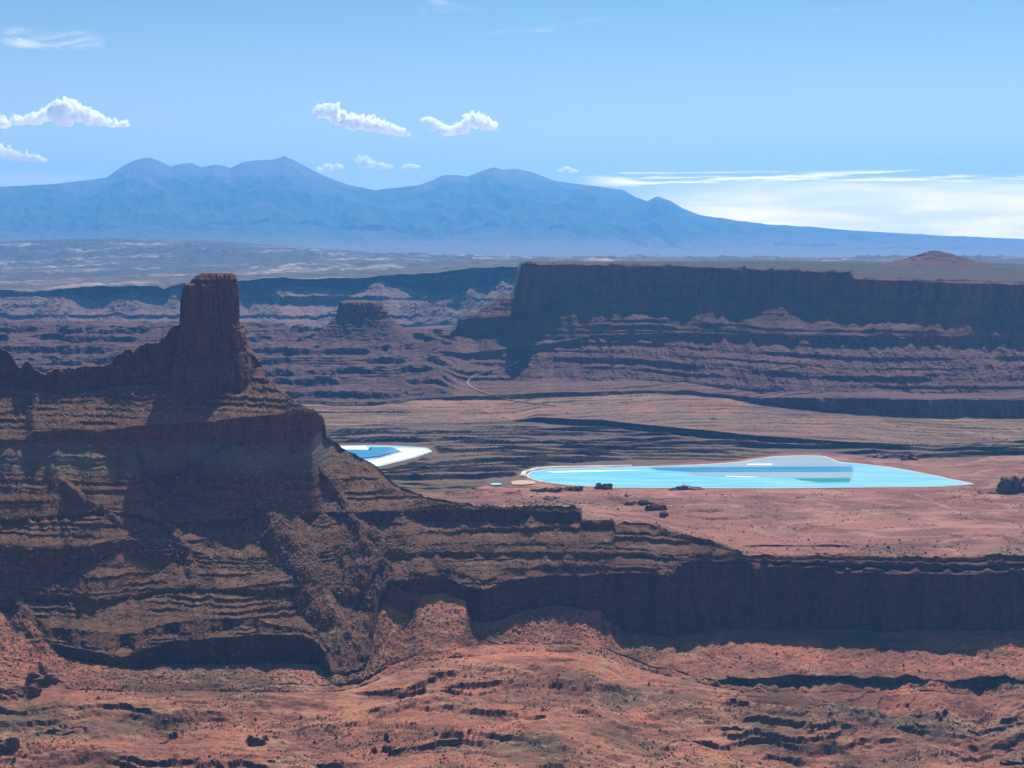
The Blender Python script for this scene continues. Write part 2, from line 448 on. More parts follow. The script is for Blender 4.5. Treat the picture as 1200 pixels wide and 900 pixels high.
SEQ = [('c0', 'cb', 150, 'basin', 1.0), ('cb', 'c1', 16, 'rubble', 1.0), ('c1', 'c2', 18, 'cliff', .6), ('c2', 'k0', 60, 'rubble', 1.0),
       ('k0', 'k1', 110, 'cliff', 1.0), ('k1', 'k2', 18, 'talus', .6), ('k2', 'k3', 22, 'cliff', .7), ('k3', 'k4', 36, 'talus', 1.0),
       ('k4', 'k5', 26, 'cliff', .7), ('k5', 'k6', 34, 'talus', 1.0), ('k6', 'k7', 50, 'band', 1.0), ('k7', 'k8', 40, 'talus', 1.0),
       ('k8', 'k9', 36, 'cliff', .8), ('k9', 'k10', 76, 'talus', 1.0), ('k10', 'k11', 104, 'cliff', 1.1), ('k11', 'k12', 56, 'talus', 1.0),
       ('k12', 'k13', 56, 'crest', 1.0), ('k13', 'k14', 5, 'ledge', 1.0), ('k14', 'k15', 60, 'back', 1.0),
       ('k15', 'p0', 60, 'plain', 1.0), ('p0', 'p1', 130, 'plain', 1.0), ('p1', 'q0', 250, 'cuesta', 1.3), ('q0', 'q1', 20, 'cliff', .9), ('q1', 'm0', 150, 'cuesta', 1.6),
       ('m0', 'm1', 42, 'cliff', 1.8), ('m1', 'm2', 30, 'cuesta', 1.6), ('m2', 'm3', 100, 'band', 2.0), ('m3', 'm4', 26, 'cliff', 1.5), ('m4', 'm5', 64, 'talus', 2.0),
       ('m5', 'm6', 76, 'cliff', 2.4), ('m6', 'm7', 24, 'talus', 1.6), ('m7', 'm8', 40, 'scrub', 3.0), ('m8', 'm9', 5, 'back', 2.0),
       ('m9', 'w0', 4, 'back', 2.0), ('w0', 'w1', 56, 'talus', 5.0), ('w1', 'w2', 40, 'cliff', 4.5), ('w2', 'x0', 24, 'slick', 3.0), ('x0', 'x1', 60, 'slick', 4.0),
       ('x1', 'x2', 90, 'slick', 6.0), ('x2', 'x3', 6, 'back', 6.0), ('x3', 'n0', 5, 'back', 6.0), ('n0', 'n1', 50, 'mtn', 20.0), ('n1', 'n2', 90, 'mtn', 20.0), ('n2', 'n3', 5, 'back', 20.0)]
ROW0 = {}
Ys, Zs, types, scl, us = [], [], [], [], []
r = 0
for a, b, n, ty, sc in SEQ:
    ROW0[a] = r
    u = np.arange(n) / n
    Ys.append(K[a][0][None] + (K[b][0] - K[a][0])[None] * u[:, None])
    Zs.append(K[a][1][None] + (K[b][1] - K[a][1])[None] * u[:, None])
    types += [ty] * n
    scl += [sc] * n
    us += list(u)
    r += n
ROW0[SEQ[-1][1]] = r
Ys.append(K[SEQ[-1][1]][0][None])
Zs.append(K[SEQ[-1][1]][1][None])
types.append('back')
scl.append(20.0)
us.append(0.0)
Y = np.concatenate(Ys)
Z = np.concatenate(Zs)
NR = Y.shape[0]
types = np.array(types)
scl = np.array(scl)[:, None]
us = np.array(us)[:, None]
X = Y * S[None]

# pond area stays level
POND_A = [(606, 559), (612, 553), (628, 548), (650, 546.5), (740, 545), (820, 543.5), (868, 540), (885, 537), (905, 534), (950, 532.5), (974, 536), (1015, 543), (1070, 551), (1150, 568), (1100, 572), (900, 574), (720, 573), (640, 570), (595, 570), (570, 569), (572, 565.5)]
POND_B = [(330, 521), (470, 521), (505, 524), (510, 530), (470, 543), (428, 551), (330, 551)]


def pond_mask(x, y):
    x, y = np.atleast_1d(np.asarray(x, float)), np.atleast_1d(np.asarray(y, float))
    px, py = screen(x, y, np.full_like(x, zp))
    out = np.zeros(px.shape)
    near = (px > 310) & (px < 1170) & (py > 505) & (py < 590)
    u, v = px[near], py[near] * 2.2
    best = np.full(u.shape, 1e9)
    for poly in (POND_A, POND_B):
        p = np.array(poly) * [1, 2.2]
        d = np.full(u.shape, 1e9)
        ins = np.zeros(u.shape, bool)
        for (ax, ay), (bx, by) in zip(p, np.roll(p, -1, 0)):
            t = np.clip(((u - ax) * (bx - ax) + (v - ay) * (by - ay)) / ((bx - ax) ** 2 + (by - ay) ** 2), 0, 1)
            d = np.minimum(d, np.hypot(u - ax - t * (bx - ax), v - ay - t * (by - ay)))
            cr = (ay > v) != (by > v)
            ins ^= cr & (u < (bx - ax) * (v - ay) / (by - ay + 1e-12) + ax)
        best = np.minimum(best, np.where(ins, 0, d))
    out[near] = 1 - sstep(1.5, 7, best)
    return out


# plan displacement shared by every stratum so that rims and feet wander together
ks = np.interp(Y, [1200, 3000, 4000, 5500, 8000, 9500, 20000], [1, 1, 2, 2.2, 5, 5, 6])
amp = np.zeros((NR, 1))
for ty, a in dict(basin=0, rubble=.4, cliff=1, ledge=1, talus=1, band=1, crest=1, back=.3, plain=0, cuesta=0.4, scrub=.4, slick=0, mtn=0).items():
    amp[types == ty] = a
# smooth the amplitude over rows to keep neighbours joined
kern = np.ones(9) / 9
amp = np.convolve(np.pad(amp[:, 0], 4, mode='edge'), kern, 'valid')[:, None]
q = Y + 0.35 * Z
big = fbm(X / (120 * ks), q / (220 * ks), 4, 0.5, 3.0)
dY = amp * ks * 13 * big
dZ = np.zeros_like(Z)
fade = np.clip(4 * us * (1 - us), 0, 1) ** 0.5


def rows(*tys):
    return np.nonzero(np.isin(types, tys))[0]


R = rows('cliff', 'band', 'crest')
x, y, z, k = X[R], q[R], Z[R], scl[R]
dY[R] += k * (5.0 * np.abs(noise2(x / (34 * k) + 7, z / (260 * k))) + 2.6 * fbm(x / (11 * k), z / (60 * k), 3, .55, 31)
              + 1.3 * noise2(x / (70 * k), z / (8 * k) + 3) + 0.5 * noise2(x / (25 * k) + 9, z / (2.6 * k)) + 1.3 * fbm(x / (5 * k), z / (6 * k), 3, .6, 5))
j1 = fbm(x / (15 * k), z / (95 * k), 3, .55, 131)
j2 = fbm(x / (30 * k) + .2 * noise2(x / (9 * k), z / (9 * k)), z / (34 * k), 3, .6, 137)
dY[R] += k * (2.6 * (terr(j1, .35, .3)) + 2.4 * terr(j2, .3, .25))
cv = sstep(700, 780, PX)[None] * (Y[R] < 2700)
dY[R] += cv * (16 * ridged(x / 150, z / 900, 3, 23) + 6 * noise2(x / 33, z / 300))
wv_ = (Y[R] > 8000) * 1.0
dY[R] += wv_ * (210 * ridged(x / 1100, z / 4000, 2, 53) + 60 * noise2(x / 260, z / 900))
R = rows('crest')
dY[R] += 5.0 * fbm(X[R] / 18, Z[R] / 40, 3, .6, 77)
dZ[R] += us[R] * 2.2 * fbm(X[R] / 7, Y[R] / 30, 3, .6, 12)
R = rows('talus')
x, y, z, k = X[R], Y[R], Z[R], scl[R]
t1 = 3.4 * ridged(x / (26 * k), y / (150 * k), 3, 2) + 1.5 * fbm(x / (9 * k), y / (11 * k), 3, .6, 4) + 0.9 * noise2(x / (2.7 * k), y / (2.7 * k))
zz = z / k + 2.0 * noise2(x / (150 * k), y / (150 * k)) + .6 * fbm(x / (18 * k), y / (18 * k), 3, .6, 19)
lm = .3 + 1.0 * sstep(-.25, .15, fbm(x / (170 * k), z / (22 * k), 3, .55, 15))
t2 = k * (beds(zz) - zz) * lm
rub = .25 + .95 * sstep(-.1, .4, fbm(x / (42 * k), y / (60 * k), 3, .55, 35))
t1 = t1 * (.25 + .55 * rub) + .75 * rub * fbm(x / (4.5 * k), y / (4.5 * k), 3, .7, 44)
dZ[R] += k * t1 * fade[R] + t2 * fade[R]
R = rows('band')
x, y, z, k = X[R], Y[R], Z[R], scl[R]
kb = k * .8
zz = z / kb + 4.2 * noise2(x / (230 * k), y / (160 * k)) + .7 * fbm(x / (15 * k), y / (15 * k), 3, .6, 2)
lm = .25 + 1.4 * sstep(-.35, .25, fbm(x / (150 * k), z / (20 * k), 4, .55, 71))
tr = kb * (beds(zz) - zz) * lm
gl = ridged(x / (30 * k) + y / (60 * k), y / (130 * k), 3, 8)
dZ[R] += (tr + k * (1.2 * gl + .8 * fbm(x / (6 * k), y / (6 * k), 3, .6, 9))) * fade[R]
R = rows('basin', 'rubble')
x, y, z = X[R], Y[R], Z[R]
wx = x + 25 * fbm(x / 90, y / 90, 2, .5, 41)
bs = (1 + 1.1 * sstep(830, 950, PX)[None] * sstep(1950, 2150, y))
wy = y + 22 * fbm(x / 140, y / 110, 3, .55, 91)
h = 15 * fbm(wx / 430, wy / 115, 5, .55, 21) * bs
led = sstep(-.1, .35, fbm(x / 260, y / 80, 3, .5, 63))
hv = h + 2.2 * noise2(h / 9, h * 0 + .7) + 1.1 * fbm(x / 30, y / 14, 3, .6, 5)
hh = h + (terr(hv, 8.5, .12) - hv) * led * .95
hv2 = hh + 1.0 * noise2(x / 60, y / 25)
hh += (terr(hv2, 3.0, .18) - hv2) * .8 * sstep(.0, .4, fbm(x / 150, y / 45, 3, .55, 67))
hh += 1.4 * fbm(x / 22, y / 13, 3, .6, 33) + .45 * noise2(x / 4, y / 4)
gul = np.abs(noise2(wx / 210 + 3, wy / 90))
hh -= 1.8 * np.exp(-(gul / .07) ** 2)
wgt = np.where(types[R][:, None] == 'basin', sstep(1.0, .9, us[R]) * .85 + .15, .15)
dZ[R] += hh * wgt
R = rows('rubble')
x, y = X[R], Y[R]
dZ[R] += (1.8 * fbm(x / 12, y / 12, 4, .65, 3) + 2.5 * ridged(x / 30, y / 100, 2, 6)) * fade[R]
R = rows('plain')
x, y = X[R], Y[R]
pm = 1 - pond_mask(x, y)
h = 9 * fbm(x / 260, y / 180, 5, .5, 51)
led = sstep(-.05, .3, fbm(x / 200, y / 120, 3, .5, 73))
h += .9 * (terr(h, 5, .15) - h) * led + .7 * fbm(x / 18, y / 14, 3, .6, 8)
h = np.where(h > 0, h, h * .35) * sstep(2450, 2620, y)
dZ[R] += h * pm + 0
R = rows('cuesta')
x, y, k = X[R], Y[R], scl[R]
pm = 1 - pond_mask(x, y)
ph = y / 56 + 1.1 * fbm(x / 800, y / 300, 4, .5, 14) + x * 0.0006
saw = ph - np.floor(ph)
hgt = 9.0 * np.where(k > 1.45, .40, 1.0) * (0.55 + .9 * np.clip(fbm(x / 260, ph * .8, 3, .5, 40) + .25, 0, 1.2))
prof = np.where(saw < .14, saw / .14, 1 - (saw - .14) / .86)
dZ[R] += pm * (hgt * prof - 2 + np.where(k > 1.45, 2.5, 5) * fbm(x / 300, y / 160, 4, .5, 66) + 1.0 * fbm(x / 30, y / 20, 3, .6, 2)) * np.clip(fade[R] * 1.6, 0, 1)
R = rows('plain', 'cuesta')
pm = pond_mask(X[R], Y[R])
Z[R] += (zp - 0.8 - Z[R]) * pm
R = rows('back')
dZ[R] += 2 * scl[R] * fbm(X[R] / (40 * scl[R]), Y[R] / (40 * scl[R]), 3) * fade[R]
R = rows('scrub')
dZ[R] += 4 * fbm(X[R] / 150, Y[R] / 200, 4) * fade[R]
R = rows('slick')
x, y, k = X[R], Y[R], scl[R]
dom = np.abs(fbm(x / 420, y / 620, 4, .5, 88))
bigd = fbm(x / 2200, y / 2600, 3, .5, 91)
dZ[R] += fade[R] * (k * 8 * (dom - .3) + k * 7 * bigd + k * 3 * fbm(x / 140, y / 200, 3, .6, 3))
R = rows('mtn')
x, y = X[R], Y[R]
dZ[R] += us[R] * (Y[R] > 32500) * 26 * (fbm(x / 420, y / 3000, 4, .55, 44))
f2 = np.where(Y[R] < 32500, us[R] * .6, np.clip(1.0 - us[R], 0.0, .45) / .45 * .9)
rd = ridged((x + .25 * y) / 2600, y / 7000, 4, 17)
dZ[R] += f2 * (250 * (rd - .6) + 110 * fbm(x / 1500, y / 1500, 3, .5, 6) + 55 * ridged(x / 700, y / 1600, 3, 4)) * np.clip((SKY[None] * -40000 + 900) / 1800, .12, 1)
ra, rb = ROW0['m0'], ROW0['m8']
wl = (1 - sstep(505, 548, PX))[None]
Yc0, Yc1 = K['m0'][0], K['m7'][0]
fr = np.clip((Y[ra:rb] - Yc0) / (Yc1 - Yc0), 0, 1)
x, y = X[ra:rb], Y[ra:rb]
zb = K['m0'][1] + (K['m7'][1] - K['m0'][1]) * (fr ** .8)
zb = zb + 16 * fbm(x / 330, y / 190, 5, .55, 31) * sstep(0, .12, fr)
wv = zb + 9 * noise2(zb / 45, zb * 0 + 4) + 5 * fbm(x / 60, y / 50, 3, .6, 3)
m1_ = sstep(-.35, .2, fbm(x / 240, y / 120, 3, .5, 47))
m2_ = sstep(-.2, .3, fbm(x / 160, y / 70, 3, .5, 57))
zb = zb + (terr(wv, 26, .16) - wv) * .85 * m1_
zb = zb + (terr(zb * 1.0 + 2 * noise2(x / 40, y / 40), 8, .2) - zb) * .6 * m2_ + 1.2 * fbm(x / 16, y / 12, 3, .6, 4)
Z[ra:rb] = Z[ra:rb] * (1 - wl) + zb * wl
dZ[ra:rb] *= (1 - wl)
dY[ra:rb] *= (1 - wl * .7)
ra, rb = ROW0['c2'], ROW0['k8']
fw_ = (sstep(380, 402, PX) * (1 - sstep(440, 470, PX)))[None]
x, y = X[ra:rb], Y[ra:rb]
dZ[ra:rb] += fw_ * (7 * fbm(x / 40, y / 60, 4, .6, 61) + 2.5 * ridged(x / 16, y / 60, 3, 62) + 1.5 * fbm(x / 5, y / 5, 2, .6, 63))
# long ribs of fallen rock lying over the bands
def rib(pts, lift_, w, seed):
    global Z
    p = np.array(pts, float)
    n_ = 70
    seg = np.concatenate([[0], np.cumsum(np.hypot(*np.diff(p, axis=0).T))])
    q_ = np.linspace(0, seg[-1], n_)
    px_, py_ = np.interp(q_, seg, p[:, 0]), np.interp(q_, seg, p[:, 1])
    a_, b_ = ROW0['c1'], ROW0['k13']
    s_, t_ = ray(px_, py_)
    c0, c1 = np.searchsorted(S, [s_.min() - .06, s_.max() + .06])
    xx, yy, zz_ = X[a_:b_, c0:c1], Y[a_:b_, c0:c1], (Z + dZ)[a_:b_, c0:c1]
    sx_, sy_ = screen(xx, yy, zz_)
    Yl = []
    for u_, v_ in zip(px_, py_):
        k_ = np.argmin((sx_ - u_) ** 2 + (sy_ - v_) ** 2)
        Yl.append(yy.ravel()[k_])
    Yl = np.array(Yl)
    Yl = np.interp(q_, q_[[0, 17, 35, 52, 69]], smooth(np.array(Yl), 17)[[0, 17, 35, 52, 69]])
    Yl = np.minimum.accumulate(Yl - np.arange(n_) * .05)
    xl, zl = s_ * Yl, -t_ * Yl
    lf = lift_ * np.clip(np.sin(np.linspace(.55, math.pi * .95, n_)) * 1.5, 0, 1)
    o_ = np.argsort(Yl)
    yq = yy + 9 * fbm(xx / 40, yy / 40, 2, .5, seed)
    lat = np.abs(xx + 5 * fbm(yy / 40, zz_ / 40, 2, .5, seed) - np.interp(yq, Yl[o_], xl[o_]))
    best = np.interp(yq, Yl[o_], (zl + lf)[o_]) - np.maximum(lat - w, 0) * .64 - lat * .03
    best = np.where((yy < Yl.min() - 5) | (yy > Yl.max() + 5), -1e9, best)
    best = best + 2.2 * ridged(xx / 22, yy / 50, 3, seed) + 1.8 * fbm(xx / 8, yy / 8, 3, .65, seed) - 2
    Z[a_:b_, c0:c1] += np.maximum(best - zz_, 0)


rib([(272, 530), (300, 575), (332, 635), (362, 692), (398, 752), (436, 790)], 15, 12, 3)
rib([(165, 560), (185, 598), (212, 640), (226, 676)], 7, 4, 5)
rib([(372, 548), (395, 580), (430, 640), (462, 690)], 5, 3, 8)
rib([(2, 660), (14, 700), (40, 745), (60, 790)], 6, 6, 9)
rib([(60, 548), (95, 585), (140, 610)], 6, 3, 12)
Y = Y + dY
X = Y * S[None]
Z = Z + dZ
CO = np.stack([X, Y, Z], -1).astype(np.float32)

# ------------------------------------------------------------------ object helpers
def tag(o, label=None, cat=None, group=None, kind=None):
    for kx, v in (('label', label), ('category', cat), ('group', group), ('kind', kind)):
        if v:
            o[kx] = v
    return o


def empty(name, loc=(0, 0, 0)):
    o = bpy.data.objects.new(name, None)
    o.location = loc
    COL.objects.link(o)
    return o


def mesh_obj(name, verts, faces, mat=None, parent=None, smooth=False):
    """verts (n,3) array, faces (m,4) or (m,3) array -> one linked object."""
    me = bpy.data.meshes.new(name)
    verts = np.asarray(verts, np.float32)
    faces = np.asarray(faces, np.int32)
    n, m, w = len(verts), len(faces), faces.shape[1]
    me.vertices.add(n)
    me.vertices.foreach_set('co', verts.ravel())
    me.loops.add(m * w)
    me.loops.foreach_set('vertex_index', faces.ravel())
    me.polygons.add(m)
    me.polygons.foreach_set('loop_start', np.arange(0, m * w, w, dtype=np.int32))
    me.update(calc_edges=True)
    me.polygons.foreach_set('use_smooth', np.full(m, smooth))
    if mat:
        me.materials.append(mat)
    o = bpy.data.objects.new(name, me)
    COL.objects.link(o)
    if parent:
        o.parent = parent
        o.matrix_parent_inverse = parent.matrix_basis.inverted()
    return o


def sheet(name, spans, mat, parent=None, smooth=False):
    """spans: list of (row0, row1, col0, col1) blocks of the land grid -> one mesh."""
    vs, fs, off = [], [], 0
    for r0, r1, c0, c1 in spans:
        blk = CO[r0:r1 + 1, c0:c1 + 1]
        nr, nc = blk.shape[:2]
        idx = np.arange(nr * nc).reshape(nr, nc) + off
        vs.append(blk.reshape(-1, 3))
        fs.append(np.stack([idx[:-1, :-1], idx[:-1, 1:], idx[1:, 1:], idx[1:, :-1]], -1).reshape(-1, 4))
        off += nr * nc
    return mesh_obj(name, np.concatenate(vs), np.concatenate(fs), mat, parent, smooth)


# ------------------------------------------------------------------ materials
class NT:
    def __init__(self, name):
        self.m = bpy.data.materials.new(name)
        self.m.use_nodes = True
        self.nt = self.m.node_tree
        self.nt.nodes.clear()
        self.out = self.n('ShaderNodeOutputMaterial')

    def n(self, t, **kw):
        x = self.nt.nodes.new(t)
        for kx, v in kw.items():
            setattr(x, kx, v)
        return x

    def set(self, sock, v):
        if isinstance(v, bpy.types.NodeSocket):
            self.nt.links.new(v, sock)
        elif isinstance(v, tuple) and len(v) == 3 and sock.type == 'RGBA':
            sock.default_value = (*v, 1)
        else:
            sock.default_value = v

    def math(self, op, a, b=None, clamp=False):
        x = self.n('ShaderNodeMath', operation=op, use_clamp=clamp)
        self.set(x.inputs[0], a)
        if b is not None:
            self.set(x.inputs[1], b)
        return x.outputs[0]

    def sm(self, v, a, b):
        x = self.n('ShaderNodeMapRange', interpolation_type='SMOOTHSTEP')
        self.set(x.inputs[0], v)
        x.inputs[1].default_value = a
        x.inputs[2].default_value = b
        return x.outputs[0]

    def mix(self, f, a, b, mode='MIX'):
        x = self.n('ShaderNodeMix', data_type='RGBA', blend_type=mode)
        self.set(x.inputs[0], f)
        self.set(x.inputs[6], a)
        self.set(x.inputs[7], b)
        return x.outputs[2]

    def noise(self, scale, vec=None, detail=4, rough=.55, sxyz=(1, 1, 1), off=(0, 0, 0), dist=0.0):
        if vec is None:
            vec = self.pos()
        mp = self.n('ShaderNodeMapping')
        self.set(mp.inputs['Vector'], vec)
        mp.inputs['Scale'].default_value = tuple(scale * q for q in sxyz)
        mp.inputs['Location'].default_value = off
        x = self.n('ShaderNodeTexNoise')
        self.set(x.inputs['Vector'], mp.outputs[0])
        x.inputs['Scale'].default_value = 1.0
        x.inputs['Detail'].default_value = detail
        x.inputs['Roughness'].default_value = rough
        x.inputs['Distortion'].default_value = dist
        return x.outputs['Fac']

    def geo(self):
        if not hasattr(self, '_g'):
            self._g = self.n('ShaderNodeNewGeometry')
        return self._g

    def pos(self):
        return self.geo().outputs['Position']

    def sep(self, v):
        x = self.n('ShaderNodeSeparateXYZ')
        self.set(x.inputs[0], v)
        return x.outputs

    def bump(self, h, dist, strength=1.0, normal=None):
        x = self.n('ShaderNodeBump')
        x.inputs['Strength'].default_value = strength
        x.inputs['Distance'].default_value = dist
        self.set(x.inputs['Height'], h)
        if normal is not None:
            self.set(x.inputs['Normal'], normal)
        return x.outputs[0]

    def surf(self, col, rough=.95, normal=None, spec=.15):
        p = self.n('ShaderNodeBsdfPrincipled')
        self.set(p.inputs['Base Color'], col)
        self.set(p.inputs['Roughness'], rough)
        p.inputs['Specular IOR Level'].default_value = spec
        if normal is not None:
            self.set(p.inputs['Normal'], normal)
        self.nt.links.new(p.outputs[0], self.out.inputs['Surface'])
        return p


def land(name, soil, soil2, pale, rock, rock2, k=1.0, steep=(.50, .78), pale_amt=.5, scrub=0.0, scrub_col=(.09, .085, .05), green=None, patch=None, wash=None):
    """layered desert rock: banded rock on steep faces, soil and gravel on the rest."""
    t = NT(name)
    px, py, pz = t.sep(t.pos())
    nz = t.sep(t.geo().outputs['True Normal'])[2]
    s = t.mix(t.sm(t.noise(1 / (90 * k), detail=5), .35, .65), soil, soil2)
    if patch:
        s = t.mix(t.sm(t.noise(1 / (170 * k), detail=5, off=(40, 9, 3), sxyz=(.6, 1, 1)), .50, .66), s, patch)
    s = t.mix(t.math('MULTIPLY', t.sm(t.noise(1 / (14 * k), detail=6, rough=.7, off=(5, 1, 2)), .52, .72), pale_amt), s, pale)
    s = t.mix(t.math('MULTIPLY', t.sm(t.noise(1 / (2.4 * k), detail=3, rough=.7, off=(8, 3, 2)), .60, .72), pale_amt * .8), s, pale)
    s = t.mix(t.math('MULTIPLY', t.sm(t.noise(1 / (3.1 * k), detail=3, rough=.7, off=(1, 7, 2)), .60, .70), .55), s, rock)
    if wash:
        wv = t.noise(1 / (130 * k), detail=4, rough=.55, sxyz=(.5, 1.1, .3), off=(91, 3, 0), dist=.6)
        wl = t.math('SUBTRACT', 1.0, t.sm(t.math('ABSOLUTE', t.math('SUBTRACT', wv, .5)), .0, .028))
        s = t.mix(t.math('MULTIPLY', wl, .7), s, wash)
        wb = t.noise(1 / (45 * k), detail=6, rough=.65, sxyz=(.35, 1, 1), off=(11, 31, 0))
        s = t.mix(t.math('MULTIPLY', t.sm(wb, .50, .64), .75), s, tuple(q * .5 for q in soil2))
    if scrub:
        d = t.math('MULTIPLY', t.sm(t.noise(1 / (3.6 * k), detail=2, off=(61, 7, 2)), .57, .61), t.sm(t.noise(1 / (120 * k), detail=3, off=(3, 57, 2)), .38, .55))
        s = t.mix(t.math('MULTIPLY', d, scrub), s, scrub_col)
    bands = t.noise(1 / (9 * k), detail=5, rough=.7, sxyz=(.012, .012, 1))
    rk = t.mix(t.math('MULTIPLY', t.sm(bands, .35, .65), .65), rock, rock2)
    thin = t.noise(1 / (2.2 * k), detail=3, rough=.7, sxyz=(.02, .02, 1), off=(3, 3, 3))
    rk = t.mix(t.math('MULTIPLY', t.sm(thin, .58, .72), .22), rk, pale)
    stain = t.noise(1 / (11 * k), detail=4, sxyz=(1, 1, .12), off=(7, 2, 0))
    rk = t.mix(t.math('MULTIPLY', t.sm(stain, .48, .66), .65), rk, tuple(c * .5 for c in rock))
    blk = t.noise(1 / (6 * k), detail=5, rough=.65, sxyz=(1, 1, .5), off=(17, 22, 0))
    rk = t.mix(t.math('MULTIPLY', t.sm(blk, .52, .66), .5), rk, tuple(c * 1.5 for c in rock2))
    if green:
        z0, z1, gcol = green
        g = t.math('MULTIPLY', t.sm(pz, z0, z0 + 35), t.math('SUBTRACT', 1.0, t.sm(pz, z1 - 30, z1)))
        g = t.math('MULTIPLY', g, t.sm(t.noise(1 / 55, detail=4, off=(2, 2, 9)), .30, .52))
        rk = t.mix(t.math('MULTIPLY', g, .85), rk, gcol)
        s = t.mix(t.math('MULTIPLY', g, .6), s, tuple(min(1, c * 1.25) for c in gcol))
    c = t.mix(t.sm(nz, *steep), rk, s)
    h = t.math('ADD', t.noise(1 / (4.5 * k), detail=6, rough=.7), t.math('MULTIPLY', t.noise(1 / (1.3 * k), detail=2, rough=.6), .25))
    t.surf(c, .95, t.bump(h, 3.2 * k, .9))
    return t.m


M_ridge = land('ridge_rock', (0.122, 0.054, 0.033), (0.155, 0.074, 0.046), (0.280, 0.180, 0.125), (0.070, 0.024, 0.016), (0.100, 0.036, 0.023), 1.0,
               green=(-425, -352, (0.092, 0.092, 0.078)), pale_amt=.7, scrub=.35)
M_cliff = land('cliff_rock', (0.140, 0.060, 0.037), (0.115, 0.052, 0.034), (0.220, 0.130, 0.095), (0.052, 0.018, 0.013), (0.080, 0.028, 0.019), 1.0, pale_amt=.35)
M_basin = land('basin_soil', (0.400, 0.140, 0.078), (0.215, 0.083, 0.053), (0.500, 0.260, 0.160), (0.085, 0.030, 0.021), (0.118, 0.043, 0.029), 1.2, pale_amt=.4, scrub=.75,
               patch=(.120, .072, .044), wash=(.36, .19, .115))
M_plain = land('plain_soil', (0.310, 0.128, 0.092), (0.190, 0.080, 0.064), (0.420, 0.230, 0.165), (0.110, 0.041, 0.034), (0.140, 0.052, 0.041), 2.0, pale_amt=.4, scrub=.6,
               patch=(.165, .098, .075), wash=(.38, .20, .155))
M_apron = land('apron_soil', (.27, .135, .095), (.19, .100, .076), (.36, .21, .15), (.085, .036, .031), (.11, .046, .038), 2.4, pale_amt=.4, scrub=.7,
               patch=(.17, .115, .080), wash=(.33, .19, .135))
M_cuesta = land('layered_soil', (0.110, 0.072, 0.052), (0.145, 0.092, 0.066), (0.230, 0.160, 0.115), (0.045, 0.026, 0.023), (0.065, 0.036, 0.030), 2.2, steep=(.80, .95), pale_amt=.3, scrub=.6)
M_mesa = land('mesa_rock', (0.135, 0.070, 0.058), (0.105, 0.055, 0.047), (0.200, 0.130, 0.108), (0.105, 0.038, 0.030), (0.150, 0.058, 0.045), 2.4, pale_amt=.4)
M_scrub = land('plateau_scrub', (.062, .048, .036), (.042, .040, .027), (.11, .08, .062), (0.096, 0.037, 0.030), (0.118, 0.052, 0.037), 3.0, scrub=.9, scrub_col=(0.037, 0.041, 0.022), pale_amt=.25)
M_bench = land('bench_rock', (0.110, 0.054, 0.045), (0.085, 0.044, 0.039), (0.190, 0.115, 0.092), (0.052, 0.022, 0.020), (0.075, 0.031, 0.027), 2.6, pale_amt=.4, scrub=.3)
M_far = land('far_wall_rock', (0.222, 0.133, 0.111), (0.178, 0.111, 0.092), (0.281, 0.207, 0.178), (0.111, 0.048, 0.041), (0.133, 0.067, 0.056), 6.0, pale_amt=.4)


def slick_mat():
    t = NT('slickrock')
    b = t.sm(t.noise(1 / 900, detail=7, rough=.68, sxyz=(.6, 1, 1)), .51, .65)
    c = t.mix(b, (.062, .050, .047), (.36, .26, .21))
    c = t.mix(t.math('MULTIPLY', t.sm(t.noise(1 / 130, detail=5, rough=.7, sxyz=(.5, 1, 1)), .47, .60), .85), c, (.085, .068, .055))
    t.surf(c, .95)
    return t.m


def mtn_mat():
    t = NT('mountain_slopes')
    pz = t.sep(t.pos())[2]
    n = t.noise(1 / 1500, detail=6, rough=.6)
    c = t.mix(t.sm(n, .4, .6), (.035, .060, .035), (.07, .080, .055))
    hi = t.math('ADD', pz, t.math('MULTIPLY', t.math('SUBTRACT', n, .5), 1600))
    c = t.mix(t.sm(hi, 950, 1500), c, (.12, .105, .10))
    c = t.mix(t.math('SUBTRACT', 1.0, t.sm(pz, -420, 60)), c, (.16, .12, .09))
    t.surf(c, .95)
    return t.m


M_slick, M_mtn = slick_mat(), mtn_mat()

# ------------------------------------------------------------------ land pieces
def col_of(px):
    return int(np.argmin(np.abs(PX - px)))


CE = NC - 1
C_RID = col_of(793)             # the ridge ends, the sheer canyon cliff begins
C_MESA = col_of(533)
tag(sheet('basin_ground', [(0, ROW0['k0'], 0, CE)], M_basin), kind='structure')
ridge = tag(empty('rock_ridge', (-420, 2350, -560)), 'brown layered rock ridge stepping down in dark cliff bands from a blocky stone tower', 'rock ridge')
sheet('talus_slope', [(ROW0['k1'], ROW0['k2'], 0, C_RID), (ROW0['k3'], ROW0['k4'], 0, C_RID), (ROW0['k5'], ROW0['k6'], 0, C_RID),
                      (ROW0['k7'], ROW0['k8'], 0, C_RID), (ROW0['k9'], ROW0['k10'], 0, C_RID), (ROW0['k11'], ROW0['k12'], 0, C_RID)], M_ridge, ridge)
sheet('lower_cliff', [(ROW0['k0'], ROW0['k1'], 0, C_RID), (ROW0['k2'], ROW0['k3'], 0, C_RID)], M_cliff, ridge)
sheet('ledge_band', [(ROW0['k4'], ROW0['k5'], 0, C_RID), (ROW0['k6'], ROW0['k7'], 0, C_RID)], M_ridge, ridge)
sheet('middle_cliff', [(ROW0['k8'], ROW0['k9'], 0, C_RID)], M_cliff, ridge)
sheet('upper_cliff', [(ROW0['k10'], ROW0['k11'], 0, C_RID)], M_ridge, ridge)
sheet('crest_wall', [(ROW0['k12'], ROW0['k14'], 0, C_RID)], M_cliff, ridge)
